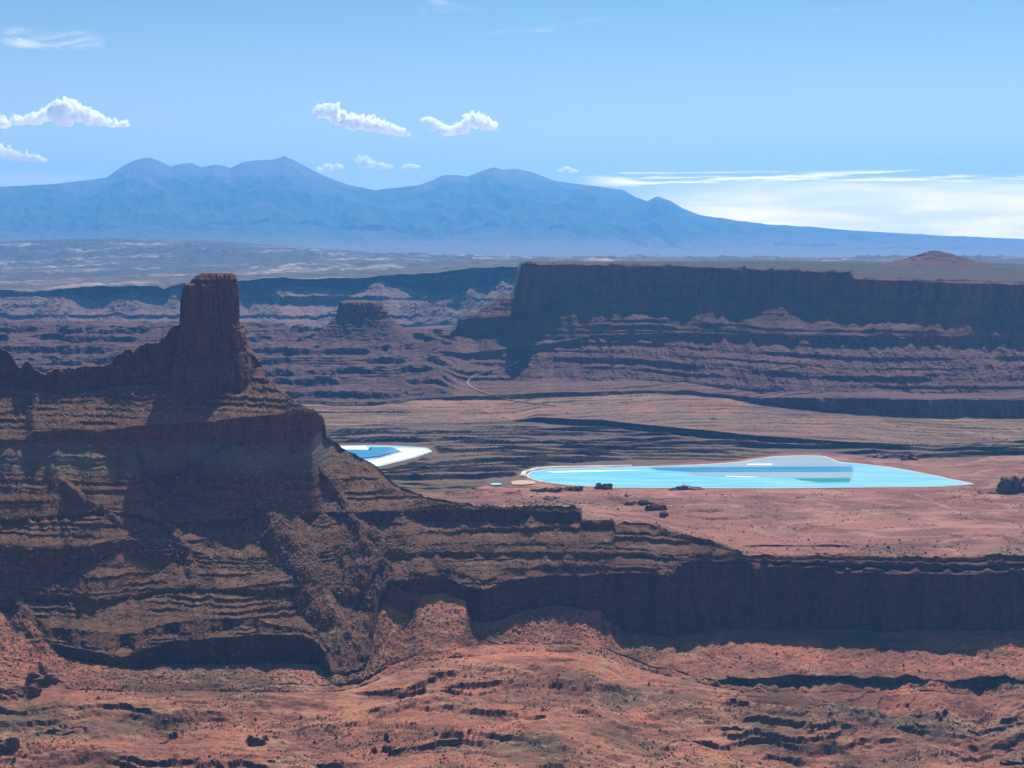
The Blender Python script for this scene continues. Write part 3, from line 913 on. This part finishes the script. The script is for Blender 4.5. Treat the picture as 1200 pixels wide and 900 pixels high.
cc = sheet('canyon_cliff', [(ROW0['k0'], ROW0['k14'], C_RID, CE)], M_cliff)
tag(cc, 'long sheer dark cliff dropping from the pink plain to the orange basin', 'cliff')
tag(sheet('plain_ground', [(ROW0['k14'], ROW0['p1'], 0, CE)], M_plain), kind='structure')
tag(sheet('layered_ground', [(ROW0['p1'], ROW0['q1'], 0, CE)], M_cuesta), kind='structure')
tag(sheet('apron_ground', [(ROW0['q1'], ROW0['m0'], 0, CE)], M_apron), kind='structure')
tag(sheet('bench_terrain', [(ROW0['m0'], ROW0['m9'], 0, C_MESA)], M_bench), kind='structure')
mesa = tag(empty('mesa', (600, 4600, -500)), 'huge flat topped mesa with a sheer upper cliff and ledgy slopes beyond the turquoise pond', 'mesa')
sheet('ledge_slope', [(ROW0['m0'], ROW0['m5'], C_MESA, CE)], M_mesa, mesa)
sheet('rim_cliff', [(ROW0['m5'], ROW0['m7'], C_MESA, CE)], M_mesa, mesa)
sheet('plateau_top', [(ROW0['m7'], ROW0['m9'], C_MESA, CE)], M_scrub, mesa)
tag(sheet('valley_ground', [(ROW0['m9'], ROW0['w0'], 0, CE)], M_bench), kind='structure')
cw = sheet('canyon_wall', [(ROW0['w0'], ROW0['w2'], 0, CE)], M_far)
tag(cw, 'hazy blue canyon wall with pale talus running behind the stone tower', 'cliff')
tag(sheet('slickrock_hills', [(ROW0['w2'], ROW0['n0'], 0, CE)], M_slick), kind='structure')
tag(sheet('mountains', [(ROW0['n0'], ROW0['n3'], 0, CE)], M_mtn), kind='structure')


# surface lookups on the finished land
SPX, SPY = screen(X, Y, Z)


def pick(px, py, r0, r1):
    """the land vertex nearest the camera that is seen at this photo pixel, between two strata lines."""
    a, b = ROW0[r0], ROW0[r1]
    d = (SPX[a:b] - px) ** 2 + (SPY[a:b] - py) ** 2
    i = np.unravel_index(np.argmin(d), d.shape)
    return CO[a + i[0], i[1]].astype(float)


# ------------------------------------------------------------------ stacked-ring rocks
def loft(rings, n=72, amp=1.0, lx=20., lz=30., seed=0., strata=0.0, rot=0.0):
    """rings: (cx, cy, z, rx, ry). returns verts, quad faces (triangular caps given as degenerate-free quads)."""
    rings = np.array(rings, float)
    th = np.linspace(0, 2 * np.pi, n, endpoint=False) + rot
    vs = []
    for cx, cy, z, rx, ry in rings:
        ca, sa = np.cos(th), np.sin(th)
        e = 0.62                      # squarish section
        ux, uy = np.sign(ca) * np.abs(ca) ** e, np.sign(sa) * np.abs(sa) ** e
        qx = (cx + ux * rx + uy * ry * 0.37)
        d = amp * .55 * terr(1.4 * fbm(qx / (lx * 1.1) + uy * 2, z / (lz * .7) + uy, 3, .6, seed + 11), .4, .3) + amp * (0.7 * fbm(qx / lx + seed, (z + uy * 9) / lz, 4, .55, seed) + 0.5 * ridged(qx / (lx * .6), z / (lz * 3) + uy, 2, seed + 3)) + strata * noise2(np.full(n, z / 3.2 + seed), qx / 80)
        rr = np.hypot(ux * rx, uy * ry) + 1e-6
        f = (rr + d) / rr
        vs.append(np.stack([cx + ux * rx * f, cy + uy * ry * f, np.full(n, z) + .15 * amp * noise2(qx / (lx * .4), qx * 0 + z / 7)], -1))
    nr = len(rings)
    v = np.concatenate(vs)
    idx = np.arange(nr * n).reshape(nr, n)
    nx = np.roll(idx, -1, 1)
    f = np.stack([idx[:-1], nx[:-1], nx[1:], idx[1:]], -1).reshape(-1, 4)
    top = len(v)
    v = np.concatenate([v, [[rings[-1, 0], rings[-1, 1], rings[-1, 2] + .2]]])
    h = np.arange(0, n, 2)
    cap = np.stack([idx[-1][h], idx[-1][(h + 1) % n], idx[-1][(h + 2) % n], np.full(len(h), top)], -1)
    return v, np.concatenate([f, cap])


def ring_interp(ctrl, Yc, depth, m=90):
    """ctrl: (y, left px, right px) photo outline at forward distance Yc -> rings."""
    ctrl = np.array(ctrl, float)
    ys = np.linspace(ctrl[0, 0], ctrl[-1, 0], m)
    out = []
    for yv in ys:
        l, r_ = np.interp(yv, ctrl[::-1, 0], ctrl[::-1, 1]), np.interp(yv, ctrl[::-1, 0], ctrl[::-1, 2])
        a, b = at_y(l, yv, Yc), at_y(r_, yv, Yc)
        hw = (b[0] - a[0]) / 2 * (1 + (.028 if yv < 385 else .006) * float(noise2(np.array(yv / 3.1 + 7), np.array(Yc))))
        out.append(((a[0] + b[0]) / 2, Yc, a[2], hw, hw * depth))
    return out


ci = col_of(250)
Ysp = float(K['k13'][0][ci]) + 18
spire_ctrl = [(462, 168, 316), (440, 186, 308), (428, 203, 303), (418, 206, 296), (410, 208, 291), (400, 209, 287), (390, 212, 284), (378, 215, 279), (365, 214, 277.5), (350, 214.5, 277), (338, 216, 277), (334, 217, 276.5), (331, 225, 276.5), (326, 228, 276), (323, 233, 274), (321, 237, 272), (320, 240, 270)]
v, f = loft(ring_interp(spire_ctrl, Ysp, .85, 130), 240, 4.2, 12, 70, 5., .25)
mesh_obj('rock_spire', v, f, M_cliff, ridge)

# small flat topped butte on the benches
Yb = 5350.0
butte = tag(empty('butte', tuple(at_y(425, 396, Yb))), 'small dark flat topped butte on a skirt of pale talus before the far canyon wall', 'butte')
v, f = loft(ring_interp([(377, 391, 462), (372, 394, 456), (369, 396, 455), (362, 398, 450), (356, 399.5, 445), (353.5, 401, 440), (352.3, 406, 430)], Yb, .8, 46), 160, 8, 17, 60, 9., 1)
mesh_obj('cap_rock', v, f, M_mesa, butte)
v, f = loft(ring_interp([(410, 340, 520), (399, 362, 492), (390, 374, 478), (380, 386, 464), (374, 392, 458), (372, 398, 450)], Yb, .9, 40), 160, 6, 20, 90, 3., 3)
mesh_obj('talus_skirt', v, f, M_bench, butte)
# low reddish knoll on the mesa top
Yk = 6000.0
v, f = loft(ring_interp([(316, 1010, 1190), (309, 1046, 1156), (305, 1062, 1138), (301, 1073, 1124), (297, 1083, 1110), (294.5, 1090, 1101), (293.8, 1092, 1098)], Yk, .9, 40), 140, 8, 40, 30, 13., 4)
tag(mesh_obj('knoll', v, f, M_bench), 'low reddish pointed knoll rising from the scrubby mesa top', 'hill')

# ------------------------------------------------------------------ evaporation ponds
def water_mat(name, col, rough=.06, var=None):
    t = NT(name)
    c = col
    if var:
        c = t.mix(t.sm(t.noise(1 / 60, detail=4, sxyz=(.35, 1.6, 1)), .45, .62), col, var)
    t.surf(c, rough, None, .35)
    return t.m


W_cyan = water_mat('dyed_brine', (.19, .60, .82), .12, (.30, .68, .86))
W_light = water_mat('pale_brine', (.30, .66, .78), .15, (.24, .60, .76))
W_blue = water_mat('deep_brine', (.06, .30, .56), .08, (.10, .36, .60))
W_dark = water_mat('dark_brine', (.03, .13, .30), .1)
W_grey = water_mat('drying_brine', (.34, .46, .52), .2, (.28, .42, .50))
W_teal = water_mat('pond_teal', (.05, .34, .38), .10)
W_white = water_mat('salt_crust', (.58, .68, .72), .6, (.50, .62, .68))
M_salt = water_mat('salt_dyke', (.50, .42, .38), .8, (.38, .29, .24))
M_pad = water_mat('graded_soil', (.42, .28, .21), .9, (.34, .22, .16))


def fill(name, pts, z, mat, parent, zoff=0.0):
    """flat polygon traced on the ground plane (photo px, y)."""
    co = [tuple(at_z(a, b, z)) for a, b in pts]
    bm = bmesh.new()
    vv = [bm.verts.new((p[0], p[1], z + zoff)) for p in co]
    fc = bm.faces.new(vv)
    if fc.normal.z < 0 or fc.calc_area() and False:
        fc.normal_flip()
    bm.normal_update()
    if fc.normal.z < 0:
        fc.normal_flip()
    bmesh.ops.triangulate(bm, faces=bm.faces[:])
    me = bpy.data.meshes.new(name)
    bm.to_mesh(me)
    bm.free()
    me.materials.append(mat)
    o = bpy.data.objects.new(name, me)
    COL.objects.link(o)
    if parent:
        o.parent = parent
        o.matrix_parent_inverse = parent.matrix_basis.inverted()
    return o


def berm(name, pts, z, mat, parent, w=5.0, h=1.6, closed=False):
    """low bank with sloping sides along a traced line."""
    co = np.array([at_z(a, b, z) for a, b in pts])[:, :2]
    if closed:
        co = np.vstack([co, co[:1]])
    seg = np.hypot(*np.diff(co, axis=0).T)
    L_ = np.concatenate([[0], np.cumsum(seg)])
    q_ = np.linspace(0, L_[-1], max(8, int(L_[-1] / 14)))
    c = np.stack([np.interp(q_, L_, co[:, 0]), np.interp(q_, L_, co[:, 1])], -1)
    d = np.gradient(c, axis=0)
    nrm = np.stack([-d[:, 1], d[:, 0]], -1) / np.maximum(np.hypot(d[:, 0], d[:, 1]), 1e-6)[:, None]
    ww = w * (1 + .25 * noise2(q_ / 60, q_ * 0 + w))
    prof = [(-1.6, 0), (-.8, h), (.8, h), (1.6, 0)]
    v_ = np.stack([np.concatenate([c + nrm * (a * ww)[:, None], np.full((len(c), 1), z + b)], 1) for a, b in prof], 1)
    n_ = len(c)
    idx = np.arange(n_ * 4).reshape(n_, 4)
    f_ = np.stack([idx[:-1, :-1], idx[1:, :-1], idx[1:, 1:], idx[:-1, 1:]], -1).reshape(-1, 4)[:, ::-1]
    return mesh_obj(name, v_.reshape(-1, 3), f_, mat, parent)


zw = zp + 0.2
main = tag(empty('evaporation_pond', tuple(at_z(860, 556, zw))), 'long turquoise evaporation pond with pale salt banks below the big mesa', 'pond')
outline = [(617, 557), (624, 552), (645, 549.5), (700, 548), (760, 546.6), (820, 545), (868, 541.5), (885, 538.5), (905, 535.6), (930, 534.2), (950, 534), (966, 535), (974, 538), (982, 541.5), (1015, 544.5), (1040, 547.5), (1070, 552.5), (1105, 559.5), (1142, 567.5), (1100, 570.5), (900, 572.3), (720, 571.5), (665, 568.5), (640, 565.5), (622, 561)]
fill('pond_floor', outline, zw, W_cyan, main)
fill('dark_strip', [(760, 548), (1000, 546.5), (1000, 553), (815, 553.5), (770, 551)], zw, W_blue, main, .15)
fill('shallow_strip', [(800, 554), (1000, 553.3), (997, 560), (900, 559), (860, 557.5), (815, 557)], zw, W_grey, main, .15)
fill('upper_cell', [(768, 546.8), (820, 545.3), (868, 541.9), (885, 538.9), (905, 536), (930, 534.6), (950, 534.4), (965, 535.4), (972, 538), (980, 542), (1000, 546), (760, 547.6)], zw, W_grey, main, .15)
fill('salt_streak', [(875, 543.6), (905, 543.4), (905, 545), (876, 545)], zw, W_white, main, .3)
fill('salt_streak', [(640, 552.5), (705, 551), (760, 551.2), (700, 552.8), (650, 554)], zw, W_white, main, .3)
fill('salt_streak', [(850, 557.8), (890, 558.6), (880, 559.4), (852, 558.8)], zw, W_white, main, .3)
fill('right_cell', [(1001, 545), (1015, 545), (1040, 548), (1070, 553), (1100, 559), (1138, 567.3), (1100, 569.5), (998, 570)], zw, W_light, main, .15)
fill('teal_patch', [(930, 560.5), (997, 560.3), (996, 565), (960, 565.4), (938, 563)], zw, W_teal, main, .15)  # darker teal area laid on the pond surface
berm('salt_bank', outline, zw - .3, M_salt, main, 2.2, 1.0, True)
berm('salt_bank', [(612, 558), (614, 553), (628, 549), (650, 547.5), (690, 546.6), (740, 545.8)], zw - .3, M_salt, main, 4.0, 1.8)
berm('salt_bank', [(998, 545.5), (1000, 553), (998, 569)], zw - .3, W_light, main, .8, .6)

second = tag(empty('evaporation_pond', tuple(at_z(460, 534, zw))), 'smaller angular blue and white evaporation pond half hidden by the ridge', 'pond')
o2 = [(380, 523), (430, 522), (460, 522.6), (500, 525), (505, 529), (492, 534), (470, 540), (445, 546), (428, 549), (380, 549)]
fill('pale_cell', o2, zw, W_light, second)
fill('blue_cell', [(395, 527), (432, 527.5), (434, 524), (460, 524), (468, 529), (446, 535.5), (420, 538.5), (390, 540)], zw, W_blue, second, .15)
fill('salt_cell', [(385, 523), (429, 522.6), (432, 526.8), (395, 526.4)], zw, W_white, second, .15)
fill('salt_cell', [(472, 530), (462, 525), (498, 526), (502, 529), (488, 534), (468, 539), (440, 546), (432, 545), (428, 541), (450, 536.5)], zw, W_white, second, .15)
fill('dark_bar', [(417, 538.8), (447, 535.8), (471, 529), (467, 528.3), (444, 534.2), (416, 537.2)], zw, W_dark, second, .3)
fill('dark_bar', [(431, 527.6), (434, 524.2), (436.5, 524.2), (434, 528)], zw, W_dark, second, .3)
berm('salt_bank', o2, zw - .3, M_salt, second, 2.0, .8, True)
berm('salt_bank', [(420, 539.5), (447, 536.3), (470, 529.4), (461, 523.6)], zw - .3, M_salt, second, 1.8, 1.0)
tiny = tag(fill('evaporation_pond', [(574, 567), (586, 566.6), (588, 568.4), (577, 569)], zw, W_light, None, 1.2), 'tiny pale settling pond on the red plain left of the turquoise pond', 'pond')
tag(fill('graded_pad', [(599, 564.5), (610, 563), (626, 564), (628, 567), (612, 568.4), (600, 568)], zw, M_pad, None, 1.0), kind='structure')

# ------------------------------------------------------------------ dirt road to the mesa foot
def road(name, pts, r0, r1, w, mat, h=3.0):
    p = np.array(pts, float)
    seg = np.concatenate([[0], np.cumsum(np.hypot(*np.diff(p, axis=0).T))])
    q_ = np.linspace(0, seg[-1], int(seg[-1] * 1.2))
    c = np.array([pick(a, b, r0, r1) for a, b in zip(np.interp(q_, seg, p[:, 0]), np.interp(q_, seg, p[:, 1]))])
    for _ in range(6):
        c[1:-1] = (c[:-2] + 2 * c[1:-1] + c[2:]) / 4
    d = np.gradient(c, axis=0)
    nrm = np.stack([-d[:, 1], d[:, 0], d[:, 0] * 0], -1) / np.maximum(np.hypot(d[:, 0], d[:, 1]), 1e-6)[:, None]
    v_ = np.stack([c - nrm * w + [0, 0, h * .2], c - nrm * w * .8 + [0, 0, h], c + nrm * w * .8 + [0, 0, h], c + nrm * w + [0, 0, h * .2]], 1)
    idx = np.arange(len(c) * 4).reshape(-1, 4)
    f_ = np.stack([idx[:-1, :-1], idx[:-1, 1:], idx[1:, 1:], idx[1:, :-1]], -1).reshape(-1, 4)
    return tag(mesh_obj(name, v_.reshape(-1, 3), f_, mat), kind='structure')


M_road = water_mat('road_dust', (.34, .215, .155), .95, (.28, .17, .12))
road('dirt_track', [(1072, 579), (1090, 586), (1112, 596), (1128, 603), (1150, 612)], 'k14', 'p1', 1.7, M_road, .6)
road('dirt_road', [(650, 476), (600, 470), (565, 460), (553, 455), (547, 449), (553, 442), (566, 437), (580, 433), (596, 430), (606, 425)], 'q0', 'm4', 2.6, M_road)

# ------------------------------------------------------------------ boulders, outcrops, scrub
def ico(sub):
    bm = bmesh.new()
    bmesh.ops.create_icosphere(bm, subdivisions=sub, radius=1)
    v_ = np.array([p.co[:] for p in bm.verts])
    f_ = np.array([[q_.index for q_ in p.verts] for p in bm.faces])
    bm.free()
    return v_, f_


I1, I2, I3 = ico(1), ico(2), ico(3)


def rockify(base, seed, rough=.35):
    v_, f_ = base
    v_ = v_.copy()
    for i in range(9):                  # chop flat faces off a ball
        n_ = rng.normal(size=3) * [1, 1, .8]
        n_ /= np.linalg.norm(n_)
        lim = rng.uniform(.4, .75)
        dd = v_ @ n_
        v_ -= np.outer(np.maximum(dd - lim, 0), n_)
    v_ *= (1 + rough * .5 * noise2(v_[:, 0] * 2 + seed, v_[:, 1] * 2 + v_[:, 2] * 1.3))[:, None]
    return v_, f_


M_boulder = land('boulder_rock', (.26, .17, .125), (.18, .11, .08), (.36, .27, .21), (.15, .085, .06), (.22, .14, .10), .5, pale_amt=.6)
M_dark = land('outcrop_rock', (.20, .10, .08), (.16, .08, .065), (.28, .17, .14), (.10, .042, .036), (.135, .06, .05), 1.0, pale_amt=.3)

protos = []
for i in range(8):
    v_, f_ = rockify(I2, i * 3.1)
    me_o = mesh_obj('boulder', v_ * [1, .85, .75], f_, M_boulder)
    protos.append(me_o)


def scatter(n, r0, r1, px0, px1, dens=None, ypx=None):
    a, b = ROW0[r0], ROW0[r1]
    out = []
    tries = 0
    while len(out) < n and tries < n * 60:
        tries += 1
        i, j = rng.integers(a, b), rng.integers(0, NC)
        p = CO[i, j]
        if types[i] in ('cliff', 'crest'):
            continue
        if not (px0 < SPX[i, j] < px1):
            continue
        if ypx and not (ypx[0] < SPY[i, j] < ypx[1]):
            continue
        if dens is not None and rng.random() > dens(p, SPX[i, j], SPY[i, j]):
            continue
        out.append(p.astype(float))
    return out


def fan_d(p, px, py):
    c = np.interp(py, [560, 640, 700, 770], [275, 330, 365, 425])
    return math.exp(-((px - c) / 42) ** 2)


zones = [
    (110, 'k3', 'k10', 180, 480, fan_d, None, 'tan boulder lying in the rubble fan below the stone tower', 'boulders in the rubble fan'),
    (60, 'k11', 'k12', 60, 380, None, None, 'small tan boulder on the steep slope just under the ridge crest', 'boulders under the crest'),
    (60, 'k3', 'k10', 0, 200, None, None, 'tan boulder on the ledges at the left end of the ridge', 'boulders on the ridge ledges'),
    (40, 'c2', 'k0', 395, 720, None, None, 'brown boulder fallen at the foot of the dark lower cliff', 'boulders at the cliff foot'),
    (20, 'c2', 'k0', -5, 60, None, None, 'tan boulder on the rubble slope at the lower left', 'boulders on the lower left rubble'),
]
first = 0
for n, r0, r1, a, b, dn, yy, lab, grp in zones:
    for p in scatter(n, r0, r1, a, b, dn, yy):
        src = protos[first % 8]
        o = src if first < 8 else src.copy()
        if first >= 8:
            COL.objects.link(o)
        first += 1
        s_ = float(np.clip(rng.lognormal(.75, .38), 1.2, 5.5))
        o.location = (p[0], p[1], p[2] + s_ * .25)
        o.rotation_euler = tuple(rng.uniform(0, 6.28, 3))
        o.scale = (s_, s_ * rng.uniform(.7, 1), s_ * rng.uniform(.6, .9))
        tag(o, lab, 'boulder', grp)


def many(name, pts, sizes, base, mat, squash=.7, lift=.25):
    v0, f0 = base
    n, m = len(pts), len(v0)
    ang = rng.uniform(0, 6.28, n)
    ca, sa = np.cos(ang)[:, None], np.sin(ang)[:, None]
    vv = np.repeat(v0[None], n, 0) * (1 + .3 * rng.normal(size=(n, m, 1)))
    vv *= np.asarray(sizes)[:, None, None]
    x_ = vv[..., 0] * ca - vv[..., 1] * sa * .8
    y_ = vv[..., 0] * sa + vv[..., 1] * ca * .8
    co = np.stack([x_, y_, vv[..., 2] * squash], -1) + np.asarray(pts)[:, None] + np.asarray(sizes)[:, None, None] * np.array([0, 0, lift])
    ff = f0[None] + (np.arange(n) * m)[:, None, None]
    return mesh_obj(name, co.reshape(-1, 3), ff.reshape(-1, 3), mat)


pts = (scatter(5200, 'k3', 'k10', 150, 500, lambda p, a, b: .15 + fan_d(p, a, b)) + scatter(3000, 'k11', 'k12', 0, 380) + scatter(5200, 'k1', 'k10', 0, 720)
       + scatter(3600, 'c2', 'k0', -10, 780) + scatter(900, 'c2', 'k0', 800, 1200))
tag(many('rubble', pts, np.clip(rng.lognormal(0, .45, len(pts)), .5, 2.6), I1, M_boulder), kind='stuff')


def shrub_mat():
    t = NT('desert_scrub')
    t.surf(t.mix(t.noise(1 / 9, detail=2), (.035, .04, .022), (.085, .08, .045)), .95)
    return t.m


M_shrub = shrub_mat()


def clump(p, a, b):
    return float(np.clip(.25 + 1.6 * fbm(p[0] / 150, p[1] / 110, 3, .5, 5), 0.03, 1))


pts = scatter(6000, 'c0', 'c2', -10, 1210, clump, (760, 905)) + scatter(3200, 'k14', 'p1', 520, 1210, clump, (572, 656)) + scatter(1500, 'q1', 'm0', 400, 1210, clump)
pts = [p for p in pts if pond_mask(p[0], p[1])[0] < .05]
sz = np.clip(rng.lognormal(-.08, .42, len(pts)), .45, 2.6)
tag(many('scrub', pts, sz, I1, M_shrub, .75, .3), kind='stuff')

# dark ledge outcrops standing on the plain and in the basin
def outcrop(px, py, w, h, r0, r1, label, group=None, n=1):
    base = pick(px, py, r0, r1)
    dpt = base[1] / F
    v_, f_ = [], []
    off = 0
    for i in range(max(1, n)):
        a, b = rockify(I3, rng.uniform(0, 99), .6)
        sx = w * dpt * (.62 if n == 1 else rng.uniform(.8, 1.3) / n)
        sz_ = h * dpt * (.8 if n == 1 else rng.uniform(.28, .62))
        ox = 0 if n == 1 else (i - (n - 1) / 2) / n * w * dpt * .9
        a = a * [sx, sx * .7, sz_]
        a[:, 0] += ox
        a[:, 1] += rng.uniform(-.3, .3) * sx
        a += .14 * sx * np.stack([fbm(a[:, 2] / (sx * .25), a[:, 1] / sx, 3, .6, i), fbm(a[:, 2] / (sx * .25), a[:, 0] / sx, 3, .6, i + 9), .6 * fbm(a[:, 0] / (sx * .4), a[:, 1] / (sx * .4), 3, .6, i)], -1)
        v_.append(a)
        f_.append(b + off)
        off += len(a)
    o = mesh_obj('rock_outcrop', np.concatenate(v_), np.concatenate(f_), M_dark)
    o.location = tuple(base + [0, 0, h * dpt * .12])
    return tag(o, label, 'rock outcrop', group)


outcrop(737, 592, 12, 9, 'k14', 'p1', 'blocky dark outcrop left of the knobby one on the pink plain')
outcrop(752, 590, 13, 6, 'k14', 'p1', 'low rounded pinkish dark outcrop between two taller ones on the plain')
outcrop(769, 598, 20, 16, 'k14', 'p1', 'tallest knobby dark outcrop on the pink plain below the pond', None, 3)
outcrop(778, 605, 12, 6, 'k14', 'p1', 'flat dark slab of rock in front of the knobby outcrop')
outcrop(734, 582, 5, 4, 'k14', 'p1', 'single small dark rock near the pond edge above the blocky outcrop')
outcrop(640, 575, 34, 8, 'k14', 'p1', 'broad low dark outcrop by the left tip of the turquoise pond', None, 4)
outcrop(672, 575, 20, 9, 'k14', 'p1', 'jagged dark outcrop beneath the pond, right of the broad low one', None, 3)
outcrop(708, 573, 13, 10, 'k14', 'p1', 'upright dark outcrop touching the lower pond bank', None, 2)
outcrop(646, 586, 18, 5, 'k14', 'p1', 'thin flat dark outcrop on the plain just behind the ridge rim')
outcrop(794, 574, 17, 9, 'k14', 'p1', 'pointed dark outcrop on the lower bank near mid pond', None, 2)
outcrop(815, 573.5, 18, 4, 'k14', 'p1', 'long low dark outcrop right of the pointed one by the pond')
outcrop(1192, 574, 44, 26, 'k14', 'p1', 'big dark block of rock cut by the frame beyond the pond tip', None, 4)
outcrop(1160, 578, 18, 6, 'k14', 'p1', 'low rubble outcrop at the foot of the big dark block', None, 2)
outcrop(1063, 541, 16, 12, 'p1', 'q0', 'dark rocky hummock behind the right end of the turquoise pond', None, 2)
outcrop(1028, 540, 20, 9, 'p1', 'q0', 'low dark hummock above the pond beside a rocky hummock', None, 2)
outcrop(20, 815, 50, 26, 'c0', 'c2', 'broken dark ledge of rock at the left edge of the basin', None, 4)
outcrop(50, 800, 34, 24, 'c0', 'c2', 'dark blocky ledge right of the broken one at the basin edge', None, 3)
outcrop(86, 855, 40, 10, 'c0', 'c1', 'low dark ledge in the basin right of the left rocks', None, 3)
outcrop(8, 880, 30, 30, 'c0', 'c1', 'dark rock stack at the lower left corner', None, 3)
outcrop(1190, 892, 40, 14, 'c0', 'c1', 'dark shrubby rock ledge at the lower right corner', None, 3)

# ------------------------------------------------------------------ clouds
def cloud_mat():
    t = NT('cloud_white')
    vs = t.n('ShaderNodeVolumePrincipled')
    vs.inputs['Color'].default_value = (1, 1, 1, 1)
    nz_ = t.noise(1 / 420, detail=5, rough=.65)
    t.set(vs.inputs['Density'], t.math('MULTIPLY', t.sm(nz_, .36, .58), .05))
    vs.inputs['Anisotropy'].default_value = 0.45
    t.nt.links.new(vs.outputs[0], t.out.inputs['Volume'])
    return t.m


M_cloud = cloud_mat()
I4 = ico(4)


def cloud(label, puffs, Yc, seed):
    """puffs: (px, y, radius px) lobes of one cumulus."""
    vs, fs, off = [], [], 0
    lr = np.random.default_rng(seed)
    sc = Yc / F
    c0 = at_y(puffs[0][0], puffs[0][1], Yc)
    for px, py, rad in puffs:
        c = at_y(px, py, Yc) - c0
        for kk in range(26):
            if kk == 0:
                o_, rr = np.zeros(3), rad * sc
            else:
                d_ = lr.normal(size=3)
                d_ /= np.linalg.norm(d_)
                d_[2] = abs(d_[2]) * .8 - .15
                o_, rr = d_ * rad * sc * np.array([1.0, 1.0, .7]), rad * sc * lr.uniform(.16, .42)
            v_ = I4[0] * rr
            q_ = v_ + o_ + c
            w_ = rad * sc
            dn = .6 * fbm(q_[:, 0] / (w_ * .45) + seed, q_[:, 2] / (w_ * .4) + q_[:, 1] / (w_ * .9), 5, .62, seed) * rr
            v_ = v_ * (1 + dn / rr)[:, None] * [1.05, 1, .82] + o_ + c
            bz = c[2] - .42 * rad * sc
            v_[:, 2] = np.where(v_[:, 2] < bz, bz + (v_[:, 2] - bz) * .35, v_[:, 2])
            vs.append(v_)
            fs.append(I4[1] + off)
            off += len(v_)
    v_ = np.concatenate(vs)
    o = mesh_obj('cloud', v_, np.concatenate(fs), M_cloud, None, True)
    o.location = tuple(c0)
    return tag(o, label, 'cloud', 'fair weather clouds over the mountains')


cloud('largest puffy white cloud, peaked in the middle, at the upper left', [(75, 128, 13), (60, 135, 12), (92, 134, 13), (40, 141, 9), (20, 142, 8), (2, 145, 9), (112, 141, 10), (130, 145, 7), (145, 146, 5), (75, 143, 9), (-14, 142, 9), (-30, 144, 7)], 56000, 3)
cloud('puffy white cloud cut by the frame just above the mountain slope', [(8, 182, 10), (-8, 178, 12), (25, 184, 8), (40, 186, 6), (50, 188, 4)], 62000, 4)
cloud('elongated white cloud slanting down to the right above the peaks', [(385, 132, 11), (375, 129, 7), (400, 140, 11), (418, 145, 12), (436, 147, 11), (452, 150, 10), (468, 155, 7), (476, 158, 4)], 56000, 5)
cloud('white cloud of two joined humps right of the slanting one', [(556, 143, 12), (570, 147, 10), (540, 152, 9), (525, 155, 8), (512, 149, 8), (503, 143, 6), (497, 141, 4)], 56000, 6)
cloud('small ragged white cloud low over the saddle between the mountains', [(432, 192, 9), (424, 189, 6), (446, 195, 6), (456, 196, 4)], 66000, 7)
cloud('faint flat cloud puff touching the left peak slope', [(385, 197, 6), (396, 196, 5), (375, 199, 4)], 70000, 8)
cloud('tiny white cloud beside the ragged one over the saddle', [(482, 195, 4), (474, 196, 3.4), (489, 196, 3)], 68000, 9)
cloud('tiny bright lone cloud over the right mountain shoulder', [(664, 199, 4.5), (672, 201, 4), (657, 200, 3)], 66000, 10)

# ------------------------------------------------------------------ haze
hz = NT('desert_haze')
vol = hz.n('ShaderNodeVolumePrincipled')
vol.inputs['Color'].default_value = (*HAZE_COLOR, 1)
vol.inputs['Density'].default_value = HAZE_DENSITY
vol.inputs['Anisotropy'].default_value = HAZE_G
hz.nt.links.new(vol.outputs[0], hz.out.inputs['Volume'])
x0, x1, y0, y1, z0, z1 = -40000, 40000, -3000, 50000, -1300, 2250
bv = [(x0, y0, z0), (x1, y0, z0), (x1, y1, z0), (x0, y1, z0), (x0, y0, z1), (x1, y0, z1), (x1, y1, z1), (x0, y1, z1)]
bf = [(0, 3, 2, 1), (4, 5, 6, 7), (0, 1, 5, 4), (1, 2, 6, 5), (2, 3, 7, 6), (3, 0, 4, 7)]
tag(mesh_obj('haze', bv, bf, hz.m), kind='stuff')
